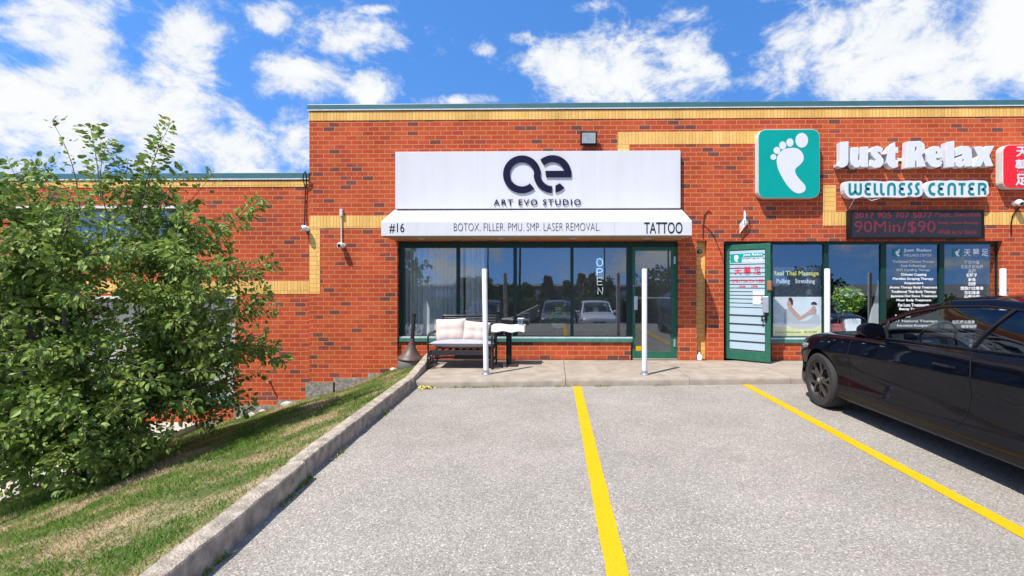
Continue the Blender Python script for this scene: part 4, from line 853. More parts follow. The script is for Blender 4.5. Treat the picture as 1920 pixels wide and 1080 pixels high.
def side_items():
    Y = 8.45; x = PX(953, Y); zt = PZ(953, 611, Y - .2)
    r = thing('pedestal_table', (x, Y, SW), 'small table with a white cloth top on a black pedestal', 'table')
    b = MB(); b.box(x - .035, x + .06, Y - .035, Y + .035, SW + .02, zt - .1); b.build('pedestal', m_black, r, bevel=.006)
    b = MB(); b.box(x - .14, x + .18, Y - .2, Y + .2, SW, SW + .02); b.build('base_plate', m_dark, r, bevel=.006)
    x0, x1 = PX(921, Y - .2), PX(983, Y - .2); b = MB(); n = 20; vs = []
    for j in range(2):
        for i in range(n + 1):
            u = i / n; vs += [(x0 + (x1 - x0) * u, Y - .2 - .008 * math.sin(u * 40) if j == 0 else Y + .2, zt + .008 * math.sin(u * 9) - .012 * u), (x0 + (x1 - x0) * u, Y - .215 if j == 0 else Y + .21, zt - .095 - .012 * math.sin(u * 13 + j) - .01 * u)]
    m = 2 * (n + 1); fs = [(2 * i, 2 * i + 2, m + 2 * i + 2, m + 2 * i) for i in range(n)] + [(2 * i, 2 * i + 1, 2 * i + 3, 2 * i + 2) for i in range(n)] + [(m + 2 * i, m + 2 * i + 2, m + 2 * i + 3, m + 2 * i + 1) for i in range(n)]
    fs += [(0, m, m + 1, 1), (2 * n, 2 * n + 1, m + 2 * n + 1, m + 2 * n)] + [(2 * i + 1, m + 2 * i + 1, m + 2 * i + 3, 2 * i + 3) for i in range(n)]
    b.add(vs, fs); b.build('table_top', m_cloth, r, smooth=True)
    b = MB(); b.box(x1 - .05, x1 - .01, Y - .17, Y + .1, zt - .1, zt - .03); b.build('table_edge', m_black, r)
    c = Vector((PX(977, Y), Y - .05, zt + .0)); b = MB(); b.lathe([(.05, 0), (.058, .115), (.055, .115), (.047, .006)], c, 20)
    r2 = thing('cup', c, 'clear plastic tub standing on the white table top', 'cup'); b.build('tub', m_cup, r2, smooth=True); b = MB(); b.lathe([(.059, .112), (.061, .118), (.058, .121), (.05, .117)], c, 20); b.build('rim', m_wplastic, r2, smooth=True)
    # ash receptacle
    Y = 8.72; x = PX(768, Y); zb = -.02
    r = thing('ash_receptacle', (x, Y, zb), 'brown bell shaped cigarette receptacle with a long neck by the corner of the window', 'ash bin')
    tl = Matrix.Rotation(R(5), 3, 'Y')
    b = MB(); b.lathe([(.20, 0), (.215, .03), (.215, .16), (.19, .19)], (x, Y, zb), 28, tilt=tl); b.build('bucket', m_grey, r, smooth=True)
    b = MB(); b.lathe([(.225, .17), (.235, .19), (.225, .215), (.19, .24), (.14, .29), (.09, .37), (.055, .47), (.042, .56)], (x, Y, zb), 28, tilt=tl); b.build('bell', m_bronze, r, smooth=True)
    b = MB(); b.lathe([(.036, .55), (.032, .9), (.03, .985), (.04, .99), (.04, 1.02), (0, 1.025)], (x, Y, zb), 16, tilt=tl); b.build('neck', m_dark, r, smooth=True)
    # rubble beside the footing, dry leaves at the kerb end
    rr = random.Random(11); spots = [(538, 757, .10, 'pale angular stone leaning on the stepped footing'), (470, 770, .09, 'flat grey stone below the bottom footing step'), (492, 768, .06, 'small pale stone between two larger stones by the footing'), (738, 690, .07, 'white rounded stone at the brick corner by the kerb'), (755, 683, .05, 'small white stone next to the ash receptacle'), (448, 778, .05, 'small stone lowest on the slope beside the wall')]
    for px, py, s, lb in spots:
        x = PX(px, 8.8); y = 8.8; z = ground_z(x, y); bm = MB(); vs = []
        t = bmesh.new(); bmesh.ops.create_icosphere(t, subdivisions=2, radius=1)
        sx, sy, sz = rr.uniform(.9, 1.4), .7, rr.uniform(.45, .7)
        for v in t.verts:
            k = 1 + .35 * noise.noise(v.co * 1.7 + Vector((px, 0, 0))); vs.append((x + v.co.x * s * sx * k, y + v.co.y * s * sy * k, z + .02 + v.co.z * s * sz * k))
        bm.add(vs, [tuple(q.index for q in f.verts) for f in t.faces]); t.free()
        tag(bm.build('stone', m_stone), lb, 'stone', 'stones beside the wing footing')
    b = MB()
    for i in range(70):
        x = -1.98 + abs(rr.gauss(0, .09)); y = 7.0 + rr.gauss(0, .035); a = rr.uniform(0, 6.3); s = rr.uniform(.012, .03); z = .012 + rr.uniform(0, .03)
        b.add([(x, y, z), (x + s * math.cos(a), y + s * math.sin(a), z + .01), (x + 1.6 * s * math.cos(a + .5), y + 1.6 * s * math.sin(a + .5), z), (x + s * math.cos(a + 1), y + s * math.sin(a + 1), z - .004)], [(0, 1, 2, 3)])
    tag(b.build('dry_leaves', m_yleaf), 'small pile of dry yellow leaves where kerb meets pavement', 'leaves', kind='stuff')
    b = MB()
    for i in range(420):                     # weeds along the joints
        if i < 200: y = rr.choice([2.6, 3.4, 3.65, 3.7, 4.3, 5.6]) + rr.gauss(0, .09); x = fine_kerb_x(y) + .02 + abs(rr.gauss(0, .02))
        else: x = rr.choice([-1.8, -1.4, -1.15, -.9, -.3, .1, .7, 1.6]) + rr.gauss(0, .08); y = 7.18 + .068 * x - .01 - abs(rr.gauss(0, .012))
        h = rr.uniform(.012, .05); a = rr.uniform(0, 6.3); w = rr.uniform(.004, .01)
        b.add([(x - w * math.cos(a), y - w * math.sin(a), 0), (x + w * math.cos(a), y + w * math.sin(a), 0), (x + rr.gauss(0, .02), y + rr.gauss(0, .02), h)], [(0, 1, 2)])
    tag(b.build('weeds', m_blade), 'little green weeds along the kerb and pavement joints', 'weeds', kind='stuff')
side_items()
# ------------------------------------------------------------------ things behind the shop glass
def leaf_cloud(mb, c, rad, n, size, rr, droop=.3):
    for i in range(n):
        d = Vector((rr.gauss(0, 1), rr.gauss(0, 1), rr.gauss(0, 1))).normalized() * rr.uniform(.3, 1) ** .6
        p = Vector(c) + Vector((d.x * rad[0], d.y * rad[1], d.z * rad[2])); a = Vector((rr.gauss(0, 1), rr.gauss(0, 1), rr.gauss(0, .6) - droop)).normalized(); b = a.cross(Vector((rr.gauss(0, 1), rr.gauss(0, 1), 1))).normalized()
        s = size * rr.uniform(.6, 1.3)
        mb.add([p, p + a * s * .5 + b * s * .22, p + a * s, p + a * s * .5 - b * s * .22], [(0, 1, 2), (0, 2, 3)])
def window_things():
    def curtain(px0, px1, lb, Y=9.42):
        x0, x1 = PX(px0, Y), PX(px1, Y); n = int((x1 - x0) / .012); z0, z1 = SW + .12, 2.28; b = MB(); vs = []
        for i in range(n + 1):
            x = x0 + (x1 - x0) * i / n; y = Y + .035 * math.sin(x * 62 + 2 * math.sin(x * 9)) + .015 * math.sin(x * 23)
            vs += [(x, y, z0), (x, y + .01, z1)]
        b.add(vs, [(2 * i, 2 * i + 1, 2 * i + 3, 2 * i + 2) for i in range(n)]); tag(b.build('curtain', m_curt, smooth=True), lb, 'curtain', 'sheer white curtains in the studio window')
    curtain(756, 868, 'wide pale sheer curtain filling the leftmost studio window'); curtain(874, 908, 'narrow gathered pale curtain in the studio window behind the bench')
    # OPEN sign
    r = thing('open_sign', P(1124, 520, GY + .05), 'white vertical neon OPEN sign in the studio window', 'sign')
    Y = GY + .06; n = MB(); w = .0055
    def t(pts): n.tube([P(x, y, Y) for x, y in pts], w, 6)
    t([(1124.5 + 5.5 * math.cos(a), 492 + 7 * math.sin(a)) for a in np.linspace(0, 2 * math.pi, 20)])
    t([(1119.5, 516.5), (1119.5, 504)]); t([(1119.5, 504)] + [(1125 + 4.5 * math.sin(a), 507.2 - 3.3 * math.cos(a)) for a in np.linspace(0, math.pi, 8)] + [(1119.5, 510.5)])
    t([(1129, 521), (1120, 521), (1120, 534), (1129.5, 534)]); t([(1120, 527.5), (1128, 527.5)]); t([(1121, 552), (1121, 539), (1130, 552), (1130, 538.5)])
    n.build('neon_tube', m_neon, r, smooth=True)
    b = MB(); q = rect(1117, 483, 1132, 555, Y + .03); b.box(q[0], q[1], Y + .02, Y + .026, q[2], q[3]); b.build('backplate', m_cup, r)
    # flowers inside
    rr = random.Random(5); Y = 9.6; c = P(1046, 612, Y)
    r = thing('window_plant', (c.x, Y, SW), 'pale flowering plant in a white bowl inside the studio window', 'plant')
    b = MB(); b.lathe([(.08, .55), (.17, .66), (.165, .66), (.0, .64)], (c.x, Y, SW), 20); b.build('pot', m_wplastic, r, smooth=True); b = MB(); b.lathe([(.12, 0), (.10, .55), (0, .551)], (c.x, Y, SW), 16); b.build('stand', m_dark, r)
    b = MB(); leaf_cloud(b, (c.x, Y, SW + .80), (.24, .2, .17), 260, .09, rr); b.build('foliage', m_leafp, r); b = MB(); leaf_cloud(b, (c.x, Y, SW + .86), (.22, .18, .14), 60, .06, rr); b.build('flowers', m_cush, r)
    # poster
    r = thing('massage_poster', P(1494, 565, GY + .03), 'tall poster with yellow title and two people seated hand in hand', 'poster')
    Y = GY + .035; q = rect(1450, 501, 1540, 630, Y); H = q[3] - q[2]; Wd = q[1] - q[0]
    b = MB(); b.box(q[0], q[1], Y, Y + .003, q[2] + H * .57, q[3]); b.build('picture', m_post1, r); b = MB(); b.box(q[0], q[1], Y, Y + .003, q[2] + H * .13, q[2] + H * .57); b.build('picture', m_post2, r); b = MB(); b.box(q[0], q[1], Y, Y + .003, q[2], q[2] + H * .13); b.build('picture', m_post3, r)
    t_ = MB(); ptext(t_, 'Real Thai Massage', 1450.5, 508, 1535, 519, Y - .001, depth=.002, bold=.022); t_.build('lettering', m_txty, r)
    t_ = MB(); ptext(t_, 'Pulling', 1456, 523, 1481, 533.5, Y - .001, depth=.002, bold=.012); t_.build('lettering', m_txtw, r); t_ = MB(); ptext(t_, 'Stretching', 1491, 523, 1528, 533.5, Y - .001, depth=.002, bold=.012); t_.build('lettering', m_txtw, r)
    t_ = MB(); ptext(t_, 'Just Relax Wellness Center    905 707 5877', 1453, 621, 1532, 625, Y - .001, depth=.002); t_.build('lettering', m_screen, r)
    s, ox, oy = 4.318, 1340, 450
    b = MB(); m = lambda pts, i=1: ppoly(smooth_poly(pts, i), Y, ox, oy, s)
    b.prism([m([(590, 490), (612, 480), (625, 505), (618, 528), (640, 560), (690, 610), (700, 630), (670, 640), (630, 600), (600, 560), (585, 530)])], Y - .002, Y - .001); b.build('figure', m_skin, r); b = MB(); b.prism([m([(795, 530), (815, 535), (825, 570), (820, 605), (780, 600), (700, 645), (660, 650), (690, 622), (770, 570)])], Y - .0032, Y - .0021); b.build('figure', m_skin, r)
    b = MB(); b.prism([m([(592, 478), (612, 462), (632, 480), (634, 520), (622, 532), (616, 500)])], Y - .0045, Y - .0034); b.build('hair', m_hair, r); b = MB(); b.prism([m([(778, 512), (800, 496), (826, 508), (828, 528), (800, 522), (782, 526)])], Y - .0045, Y - .0034); b.build('hair', m_hair, r)
    b = MB(); b.prism([m([(560, 560), (600, 555), (650, 620), (690, 660), (760, 650), (800, 605), (850, 600), (852, 720), (560, 715)])], Y - .0009, Y - .0004); b.build('garment', m_signw, r)
    # lettering on the panes
    r = thing('window_lettering', P(1713, 560, GY), 'white list of English treatments on the dark right hand window', 'lettering')
    Y = GY - .003; t_ = MB()
    lines = [('Traditional Chinese Therapy', 1673, 1752, 275), ('Foot Reflexology', 1689, 1736, 318), ('ENT Candling Therapy', 1681, 1744, 360), ('Chinese Cupping', 1689, 1737, 406), ('Meridian Scraping Therapy', 1674, 1750, 449), ('Acupuncture', 1695, 1731, 492), ('Aroma Therapy Body Treatment', 1668, 1757, 536), ('Traditional Thai Body Therapy', 1671, 1755, 580), ('Japanese Hot Stone Treatment', 1670, 1757, 624), ('Moor Body Treatment', 1681, 1746, 666), ('Fat Loss Treatments', 1684, 1742, 712), ('Beauty Treatments', 1686, 1740, 755), ('Available', 1677, 1707, 825), ('RMT Natural Therapy', 1668, 1758, 878), ('Insurance Accepted', 1682, 1743, 922)]
    for s_, a, b_, y in lines: yy = 440 + y / 5.4; t_ = MB(); ptext(t_, s_, a, yy - 2.9, b_, yy + 2.9, Y, depth=.002, bold=.016); t_.build('text_line', m_txtw, r)
    def logo(x0, y0, x1, y1):
        b = MB(); q = rect(x0, y0, x1, y1, Y); b.prism([rrect(q[0], q[1], q[2], q[3], .03)], Y - .002, Y); b.build('logo_patch', m_tealt, r)
        b = MB(); fs = foot_shapes(); xs = (x1 - x0) / 116; ys = (y1 - y0) / 130
        for l in fs[:2]: b.prism([ppoly([(x0 + (x - 1421) * xs, y0 + (y - 242) * ys) for x, y in l], Y - .003)], Y - .005, Y - .003)
        b.build('footprint', m_txtw, r)
    logo(1673.5, 466, 1691, 482)
    t_ = MB(); ptext(t_, 'Just Relax', 1694, 466, 1747, 473.5, Y, depth=.002, bold=.03); t_.build('title', m_txtw, r); t_ = MB(); ptext(t_, 'WELLNESS CENTER', 1694, 476, 1747, 481, Y, depth=.002, bold=.01); t_.build('title', m_txtw, r)
    r = thing('window_lettering', P(1822, 540, GY), 'white list of Chinese characters on the far right window', 'lettering')
    logo(1785.5, 466, 1803, 482); t_ = MB(); ptext(t_, '天 馨 足', 1807, 466, 1853, 480.5, Y, depth=.002, bold=.02); t_.build('title', m_txtw, r)
    for s_, a, b_, y in (('傳統中醫', 1808, 1836, 280), ('足底反射治療', 1801, 1843, 324), ('耳燭', 1815, 1829, 366), ('拔罐子', 1812, 1832, 410), ('針灸', 1815.5, 1829.5, 455), ('刮痧', 1815.5, 1829.5, 497), ('經絡穴位推拿', 1801, 1844, 542), ('熱石推拿', 1808, 1837, 587), ('中藥泡腳', 1808, 1837, 630), ('自然療法推拿', 1786, 1828, 884), ('接受保險', 1802, 1832, 928)):
        yy = 440 + y / 5.4; t_ = MB(); ptext(t_, s_, a, yy - 3.3, b_, yy + 3.3, Y, depth=.002, bold=.012); t_.build('text_line', m_txtw, r)
    # plant, tub, panel in the wellness window
    Y = 9.3; c = P(1587, 560, Y); zt = PZ(1587, 632, Y)
    r = thing('window_plant', (c.x, Y, SW), 'bushy yellow green plant inside the wellness window', 'plant')
    b = MB(); leaf_cloud(b, (c.x, Y - .02, c.z - .02), (.31, .09, .27), 1100, .09, rr); b.build('foliage', m_leafp, r)
    p = PX(1570, Y - .05); b = MB(); b.lathe([(.085, zt), (.115, zt + .23), (.125, zt + .23), (.125, zt + .26), (.11, zt + .26), (0, zt + .24)], (p, Y - .05, 0), 20); b.build('pot', m_terra, r, smooth=True)
    b = MB(); b.tube([(p, Y - .05, zt + .22), (p + .06, Y, zt + .45), (c.x, Y, c.z - .1)], .015, 6); b.build('stem', m_bark, r)
    b = MB(); b.box(PX(1555, Y), PX(1652, Y), GY + .06, Y + .3, zt - .03, zt - .002); tag(b.build('window_shelf', m_sage), 'low beige shelf behind the wellness window glass', 'shelf')
    b = MB(); q = rect(1582, 597, 1612, 624, Y); b.box(q[0], q[1], Y - .06, Y + .14, q[2], q[3]); tag(b.build('storage_tub', m_post2, bevel=.03), 'pale blue plastic tub beside the red flower pot', 'tub')
    v0 = ppoly([(1646, 526), (1646, 622), (1624, 622), (1630, 600), (1640, 560)], 9.4); b = MB(); b.prism([v0], 9.38, 9.42); tag(b.build('drape', m_curt), 'cream drape hanging by the mullion inside the wellness window', 'drape')
window_things()
# ------------------------------------------------------------------ trees
def leaves_mesh(name, pts, dirs, size, mat, parent, rng, up=.5):
    n = len(pts); off = np.array(wloc(parent)); pts = pts - off
    a = dirs / np.linalg.norm(dirs, axis=1, keepdims=True)
    nr = rng.normal(0, .55, (n, 3)); nr[:, 2] += up; b = np.cross(a, nr); b /= np.linalg.norm(b, axis=1, keepdims=True) + 1e-6; nn = np.cross(b, a)
    s = (size * rng.uniform(.42, 1.3, n))[:, None]
    fold = rng.uniform(.05, .16, n)[:, None] * s
    V = np.stack([pts, pts + a * s * .3 + b * s * .30 + nn * fold, pts + a * s * .72 + b * s * .24 + nn * fold * .6, pts + a * s - nn * s * .12, pts + a * s * .72 - b * s * .24 + nn * fold * .6, pts + a * s * .3 - b * s * .30 + nn * fold, pts + a * s * .5], 1)
    me = bpy.data.meshes.new(name)
    base = np.arange(n)[:, None] * 7
    fs = np.concatenate([base + np.array([[0, 6, 2, 1]]), base + np.array([[6, 3, 2, 2]])[:, :4], base + np.array([[0, 5, 4, 6]]), base + np.array([[6, 4, 3, 3]])], 0)
    faces = [tuple(f) if f[2] != f[3] else tuple(f[:3]) for f in fs.tolist()]
    me.from_pydata(V.reshape(-1, 3).tolist(), [], faces)
    at = me.attributes.new('tint', 'FLOAT', 'POINT'); at.data.foreach_set('value', np.repeat(np.clip(rng.beta(1.5, 1.8, n), 0, 1), 7).astype(np.float32))
    me.materials.append(mat); o = bpy.data.objects.new(name, me); C.objects.link(o); o.parent = parent; return o
def broadleaf(base, cc, cr, stems, ntw, per, size, label, group=None, seed=1, whips=(), extra=(), leafm=None, name='leafy_tree', twiglen=.7, stem_r=.035, inside=None):
    rng = np.random.default_rng(seed); rr = random.Random(seed)
    r = thing(name, base, label, 'tree', group); base = Vector(base); cc = Vector(cc)
    tr = MB(); nodes = []
    def curve(a, b, bend, n=9):
        m = (Vector(a) + Vector(b)) / 2 + Vector(bend); return [(Vector(a) * (1 - t) ** 2 + m * 2 * t * (1 - t) + Vector(b) * t * t) for t in [k / (n - 1) for k in range(n)]]
    for k in range(stems):
        an = k * 6.283 / stems + rr.uniform(-.4, .4); rad = rr.uniform(.25, .62)
        end = cc + Vector((math.cos(an) * cr[0] * rad, math.sin(an) * cr[1] * rad, cr[2] * rr.uniform(.35, .85)))
        st = base + Vector((math.cos(an) * .08, math.sin(an) * .08, 0)); p = curve(st, end, (math.cos(an) * .25, math.sin(an) * .25, .1), 12)
        tr.tube(p, [stem_r * (1 - .85 * i / 11) + .004 for i in range(12)], 7); nodes += [(q, 1) for q in p[3:]]
    targets = []
    while len(targets) < ntw:
        d = Vector((rr.gauss(0, 1), rr.gauss(0, 1), rr.gauss(0, 1))).normalized() * rr.uniform(.12, 1) ** .5
        p = cc + Vector((d.x * cr[0], d.y * cr[1], d.z * cr[2]))
        lump = noise.noise(p * 1.15 + Vector((seed, 0, 0)))
        if lump < -.18 and rr.random() < .8: continue
        if inside and not inside(p): continue
        targets.append(p)
    L, D = [], []
    def twig(a, b, nl, bend=None):
        a, b = Vector(a), Vector(b); p = curve(a, b, bend or (rr.uniform(-.1, .1), rr.uniform(-.1, .1), rr.uniform(.0, .18)), 7); ln = (b - a).length
        tr.tube(p, [max(.0025, (.0075 if bend else .011) * min(1, ln) * (1 - .8 * i / 6)) for i in range(7)], 5)
        for i in range(nl):
            t = 1 - rr.random() ** 1.3 * min(1, twiglen / max(ln, .2)); k = min(5, int(t * 6)); q = p[k].lerp(p[k + 1], t * 6 - k); tan = (p[k + 1] - p[k]).normalized()
            sd = Vector((rr.gauss(0, 1), rr.gauss(0, 1), rr.gauss(0, 1))); sd = (sd - tan * sd.dot(tan)).normalized(); spread = rr.uniform(.0, .1)
            L.append(q + sd * spread); D.append(tan * .55 + sd * .9 + Vector((0, 0, -.35)))
    for p in targets:
        best = min(nodes, key=lambda q: (q[0] - p).length + .9 * max(0, q[0].z - p.z + .1))[0]; twig(best, p, per)
    for a, b, nl in list(whips) + list(extra): twig(a, b, int(nl * 1.7), (rr.uniform(-.14, .14), rr.uniform(-.1, .1), .08))
    tr.build('trunk', m_bark, r, smooth=True)
    leaves_mesh('crown', np.array([tuple(v) for v in L]), np.array([tuple(v) for v in D]), size, leafm or m_leaf, r, rng)
    return r
TB = (-5.55, 5.7, ground_z(-5.55, 5.7) - .03)
def wp(px, py, Y): return P(px, py, Y)
whips = [(wp(150, 400, 5.6), wp(98, 228, 5.5), 26), (wp(190, 380, 5.6), wp(168, 232, 5.6), 60), (wp(200, 400, 5.4), wp(205, 262, 5.4), 90), (wp(260, 400, 5.6), wp(322, 228, 5.6), 60), (wp(260, 420, 5.5), wp(298, 268, 5.5), 90), (wp(80, 420, 5.6), wp(15, 300, 5.6), 26), (wp(120, 420, 5.6), wp(60, 300, 5.6), 30), (wp(280, 420, 5.8), wp(345, 322, 5.8), 50), (wp(320, 420, 5.8), wp(400, 325, 5.8), 18), (wp(240, 400, 5.5), wp(240, 300, 5.5), 50),
         (wp(380, 460, 5.8), wp(490, 372, 5.8), 70), (wp(380, 470, 5.8), wp(470, 400, 5.8), 60), (wp(400, 560, 5.9), wp(512, 490, 5.9), 70), (wp(400, 600, 5.9), wp(505, 545, 5.9), 70), (wp(400, 640, 5.9), wp(535, 680, 5.9), 90), (wp(380, 660, 5.9), wp(515, 650, 5.9), 60), (wp(380, 720, 6), wp(470, 775, 6), 50), (wp(350, 720, 6), wp(440, 745, 6), 70), (wp(300, 760, 6), wp(400, 800, 6), 60)]
low = [(wp(150, 800, 5.3), wp(x, y, Y), 120) for x, y, Y in ((60, 918, 4.75), (130, 920, 4.75), (200, 908, 4.85), (262, 872, 5.0), (20, 885, 4.7), (100, 880, 4.6), (180, 868, 4.7), (240, 838, 4.9), (40, 840, 4.7), (-20, 860, 4.7), (300, 835, 5.2))]
def above_bank(p):                          # outline of the crown: shrubby, wider below, resting just over the bank
    return p.z > ground_z(p.x, p.y) + .06 and p.x < -3.2 + .12 * (p.z - 1)
broadleaf(TB, (-5.6, 5.6, .95), (2.15, 1.75, 2.0), 8, 900, 54, .072, 'leafy multi stemmed tree on the grass bank in front of the wing', seed=5, whips=whips + low, inside=above_bank, twiglen=.75)
# ------------------------------------------------------------------ cars
def sm(kx, ky):
    kx, ky = np.array(kx, float), np.array(ky, float); g = np.linspace(kx[0], kx[-1], 600); y = np.interp(g, kx, ky); w = 17
    k = np.hanning(w); k /= k.sum(); yp = np.concatenate([2 * y[0] - y[1:w // 2 + 1][::-1], y, 2 * y[-1] - y[-w // 2:-1][::-1]]); ys = np.convolve(yp, k, 'valid')[:600]; ys[0] = y[0]; ys[-1] = y[-1]
    return lambda x: float(np.interp(x, g, ys))
def car(name, label, cat, loc, rz, p, paint, group=None, detail=True):
    r = thing(name, loc, label, cat, group, rz)
    L = p['L']; w, zb, zs, zc = (sm(*p[k]) for k in ('w', 'zb', 'zs', 'zc')); zr, wr, cr = (sm(*p[k]) for k in ('zr', 'wr', 'cr'))
    wx = p['wheels']; wrad = p['wr_']; ar = wrad + .045
    def flare(x, z): return sum(.018 * math.exp(-(((x - q) / .42) ** 4)) * math.exp(-(((z - .45) / .4) ** 4)) for q in wx)
    def section(x):
        W_, b, s, c = w(x), zb(x), zs(x), zc(x); h = s - b
        pts = [(0, b), (.6 * W_, b), (.88 * W_, b + .005), (.955 * W_, b + .04 * h), (.985 * W_, b + .12 * h), (.99 * W_, b + .22 * h), (.978 * W_, b + .35 * h), (.972 * W_, b + .5 * h), (.985 * W_, b + .64 * h), (1.0 * W_, b + .74 * h), (.99 * W_, b + .80 * h), (.968 * W_, b + .90 * h), (.945 * W_, b + .965 * h), (.905 * W_, s), (.84 * W_, s + .25 * (c - s)), (.7 * W_, s + .55 * (c - s)), (.45 * W_, s + .85 * (c - s)), (.2 * W_, s + .97 * (c - s)), (0, c)]
        out = []
        for i in range(len(pts) - 1):
            a, b_, c_, d = pts[max(i - 1, 0)], pts[i], pts[i + 1], pts[min(i + 2, len(pts) - 1)]
            for k in range(3):
                u = k / 3; q = [.5 * (2 * b_[j] + (c_[j] - a[j]) * u + (2 * a[j] - 5 * b_[j] + 4 * c_[j] - d[j]) * u * u + (3 * b_[j] - a[j] - 3 * c_[j] + d[j]) * u ** 3) for j in (0, 1)]
                out.append((max(0, q[0]) + (flare(x, q[1]) if q[0] > .85 * W_ else 0), q[1]))
        out.append((0, c)); return out
    def side(x, z):
        s = [q for q in section(x) if q[0] > .6 * w(x)][2:]; zsx = [q[1] for q in s]; i = max(range(len(s)), key=lambda k: zsx[k]); s = s[:i + 1]
        return float(np.interp(z, [q[1] for q in s], [q[0] for q in s]))
    xs = list(np.concatenate([[0, .015, .04, .08], np.linspace(.13, L - .13, 84), [L - .08, L - .03, L]])); body = MB(); vs = []; S = [section(x) for x in xs]; J = len(S[0])
    for x, s in zip(xs, S):
        vs += [(x, -a, z) for a, z in s] + [(x, a, z) for a, z in s[-2:0:-1]]
    m = 2 * J - 2
    fs = [(i * m + k, i * m + (k + 1) % m, (i + 1) * m + (k + 1) % m, (i + 1) * m + k) for i in range(len(xs) - 1) for k in range(m)] + [tuple(range(m)), tuple(range((len(xs) - 1) * m, len(xs) * m))[::-1]]
    body.add(vs, fs); bo = body.build('body', paint, r, local=True)
    cuts = []
    for q in wx:
        for sg in (-1, 1):
            c = MB(); c.lathe([(ar, -.26), (ar, .3)], (q, sg * .84, wrad), 56, 'y'); co = c.build('cut', paint); cuts.append(co)
            md = bo.modifiers.new('arch', 'BOOLEAN'); md.operation = 'DIFFERENCE'; md.solver = 'EXACT'; md.object = co
    pr = bo.parent; bo.parent = None
    dg = bpy.context.evaluated_depsgraph_get(); dg.update(); me = bpy.data.meshes.new_from_object(bo.evaluated_get(dg)); bo.modifiers.clear(); bo.data = me; bo.parent = pr
    for c in cuts: bpy.data.objects.remove(c)
    me.polygons.foreach_set('use_smooth', [True] * len(me.polygons)); me.set_sharp_from_angle(angle=R(32))
    # upper body
    x0, x1 = p['gh']; d0, d1 = p['dlo']; ws0, ws1 = p['ws']; bl0, bl1 = p['bl']; rail = p['rail']
    gx = list(np.linspace(x0, x1, 64)); belt = lambda x: min(zs(x) + .012, zr(x) - .002); bw = lambda x: .885 * w(x)
    shell, wsg, blg = MB(), MB(), MB(); gls = {-1: MB(), 1: MB()}; tt = lambda x: max(belt(x), zr(x) - rail) if d0 <= x <= d1 else belt(x)
    def at(x, z, sg, ins=0):
        t = (z - belt(x)) / max(.02, zr(x) - belt(x)); wd = bw(x) + (wr(x) - bw(x)) * t + .035 * math.sin(math.pi * min(1, max(0, t))) - ins; return (x, sg * wd, z)
    for a, b in zip(gx, gx[1:]):
        for sg in (-1, 1):
            n = 5
            for k in range(n):
                q = []
                for x, u in ((a, k / n), (b, k / n), (b, (k + 1) / n), (a, (k + 1) / n)): z = tt(x) + (zr(x) - tt(x)) * u; q.append(at(x, z, sg))
                shell.add(q, [(0, 1, 2, 3)])
            if a >= d0 - .001 and b <= d1 + .001:
                for k in range(n):
                    q = []
                    for x, u in ((a, k / n), (b, k / n), (b, (k + 1) / n), (a, (k + 1) / n)): z = belt(x) - .01 + (tt(x) - belt(x) + .012) * u; q.append(at(x, z, sg, .006))
                    gls[sg].add(q, [(0, 1, 2, 3)])
        n = 14
        for k in range(-n, n):
            u0, u1 = k / n, (k + 1) / n; q = []
            for x, u in ((a, u0), (b, u0), (b, u1), (a, u1)): q.append((x, u * wr(x), zr(x) + cr(x) * (1 - abs(u) ** 2.6)))
            mid = (a + b) / 2; um = abs(u0 + u1) / 2
            tgt = wsg if ws0 < mid < ws1 and um < .9 else blg if bl0 < mid < bl1 and um < .88 else shell
            tgt.add(q, [(0, 1, 2, 3)])
    def bmerge(mb, nm, mt):
        o = mb.build(nm, mt, r, smooth=True, local=True, sharp=55); bm = bmesh.new(); bm.from_mesh(o.data); bmesh.ops.remove_doubles(bm, verts=bm.verts, dist=.0015); bmesh.ops.recalc_face_normals(bm, faces=bm.faces); bm.to_mesh(o.data); bm.free()
        o.data.polygons.foreach_set('use_smooth', [True] * len(o.data.polygons)); return o
    sh = bmerge(shell, 'roof', paint); sh.modifiers.new('thick', 'SOLIDIFY').thickness = .02
    [bmerge(gls[k], 'side_window', m_cglass) for k in (-1, 1)]; bmerge(wsg, 'windshield', m_cglass); bmerge(blg, 'rear_window', m_cglass)
    # trim strip along the window edges and the pillar between the panes
    for sg in (-1, 1):
        tr = MB(); tr.tube([at(x, belt(x) + .004, sg, -.004) for x in np.linspace(d0, d1, 30)], .010, 6); tr.tube([at(x, tt(x), sg, -.001) for x in np.linspace(d0, d1, 30)], .009, 6)
        for (xa, xb) in p['pillars']: tr.tube([at(xa + (xb - xa) * t, belt(xa) + (tt(xb) - belt(xa)) * t, sg, -.001) for t in np.linspace(0, 1, 8)], .013, 6)
        tr.build('window_trim', m_black, r, smooth=True, local=True)
    if detail:
        def seam(pts):
            for sg in (-1, 1): sm_ = MB(); sm_.tube([(x, sg * (side(x, z) + .0005), z) for x, z in pts], .0045, 5); sm_.build('door_seam', m_black, r, local=True)
        def res(pts, n=9):
            o = []
            for (a, b), (c, d) in zip(pts, pts[1:]): o += [(a + (c - a) * k / n, b + (d - b) * k / n) for k in range(n)]
            return o + [pts[-1]]
        for s in p['seams']: seam(res(s))
    for dx, dz in p['handles']:
        for sg in (-1, 1):
            y = side(dx, dz); h = MB(); h.tube([(dx - .11, sg * (y + .002), dz), (dx - .09, sg * (y + .028), dz + .004), (dx + .09, sg * (y + .028), dz + .006), (dx + .11, sg * (y + .002), dz + .004)], .015, 8); h.build('door_handle', paint, r, smooth=True, local=True)
    # mirrors
    mx_, mz = p['mirror']
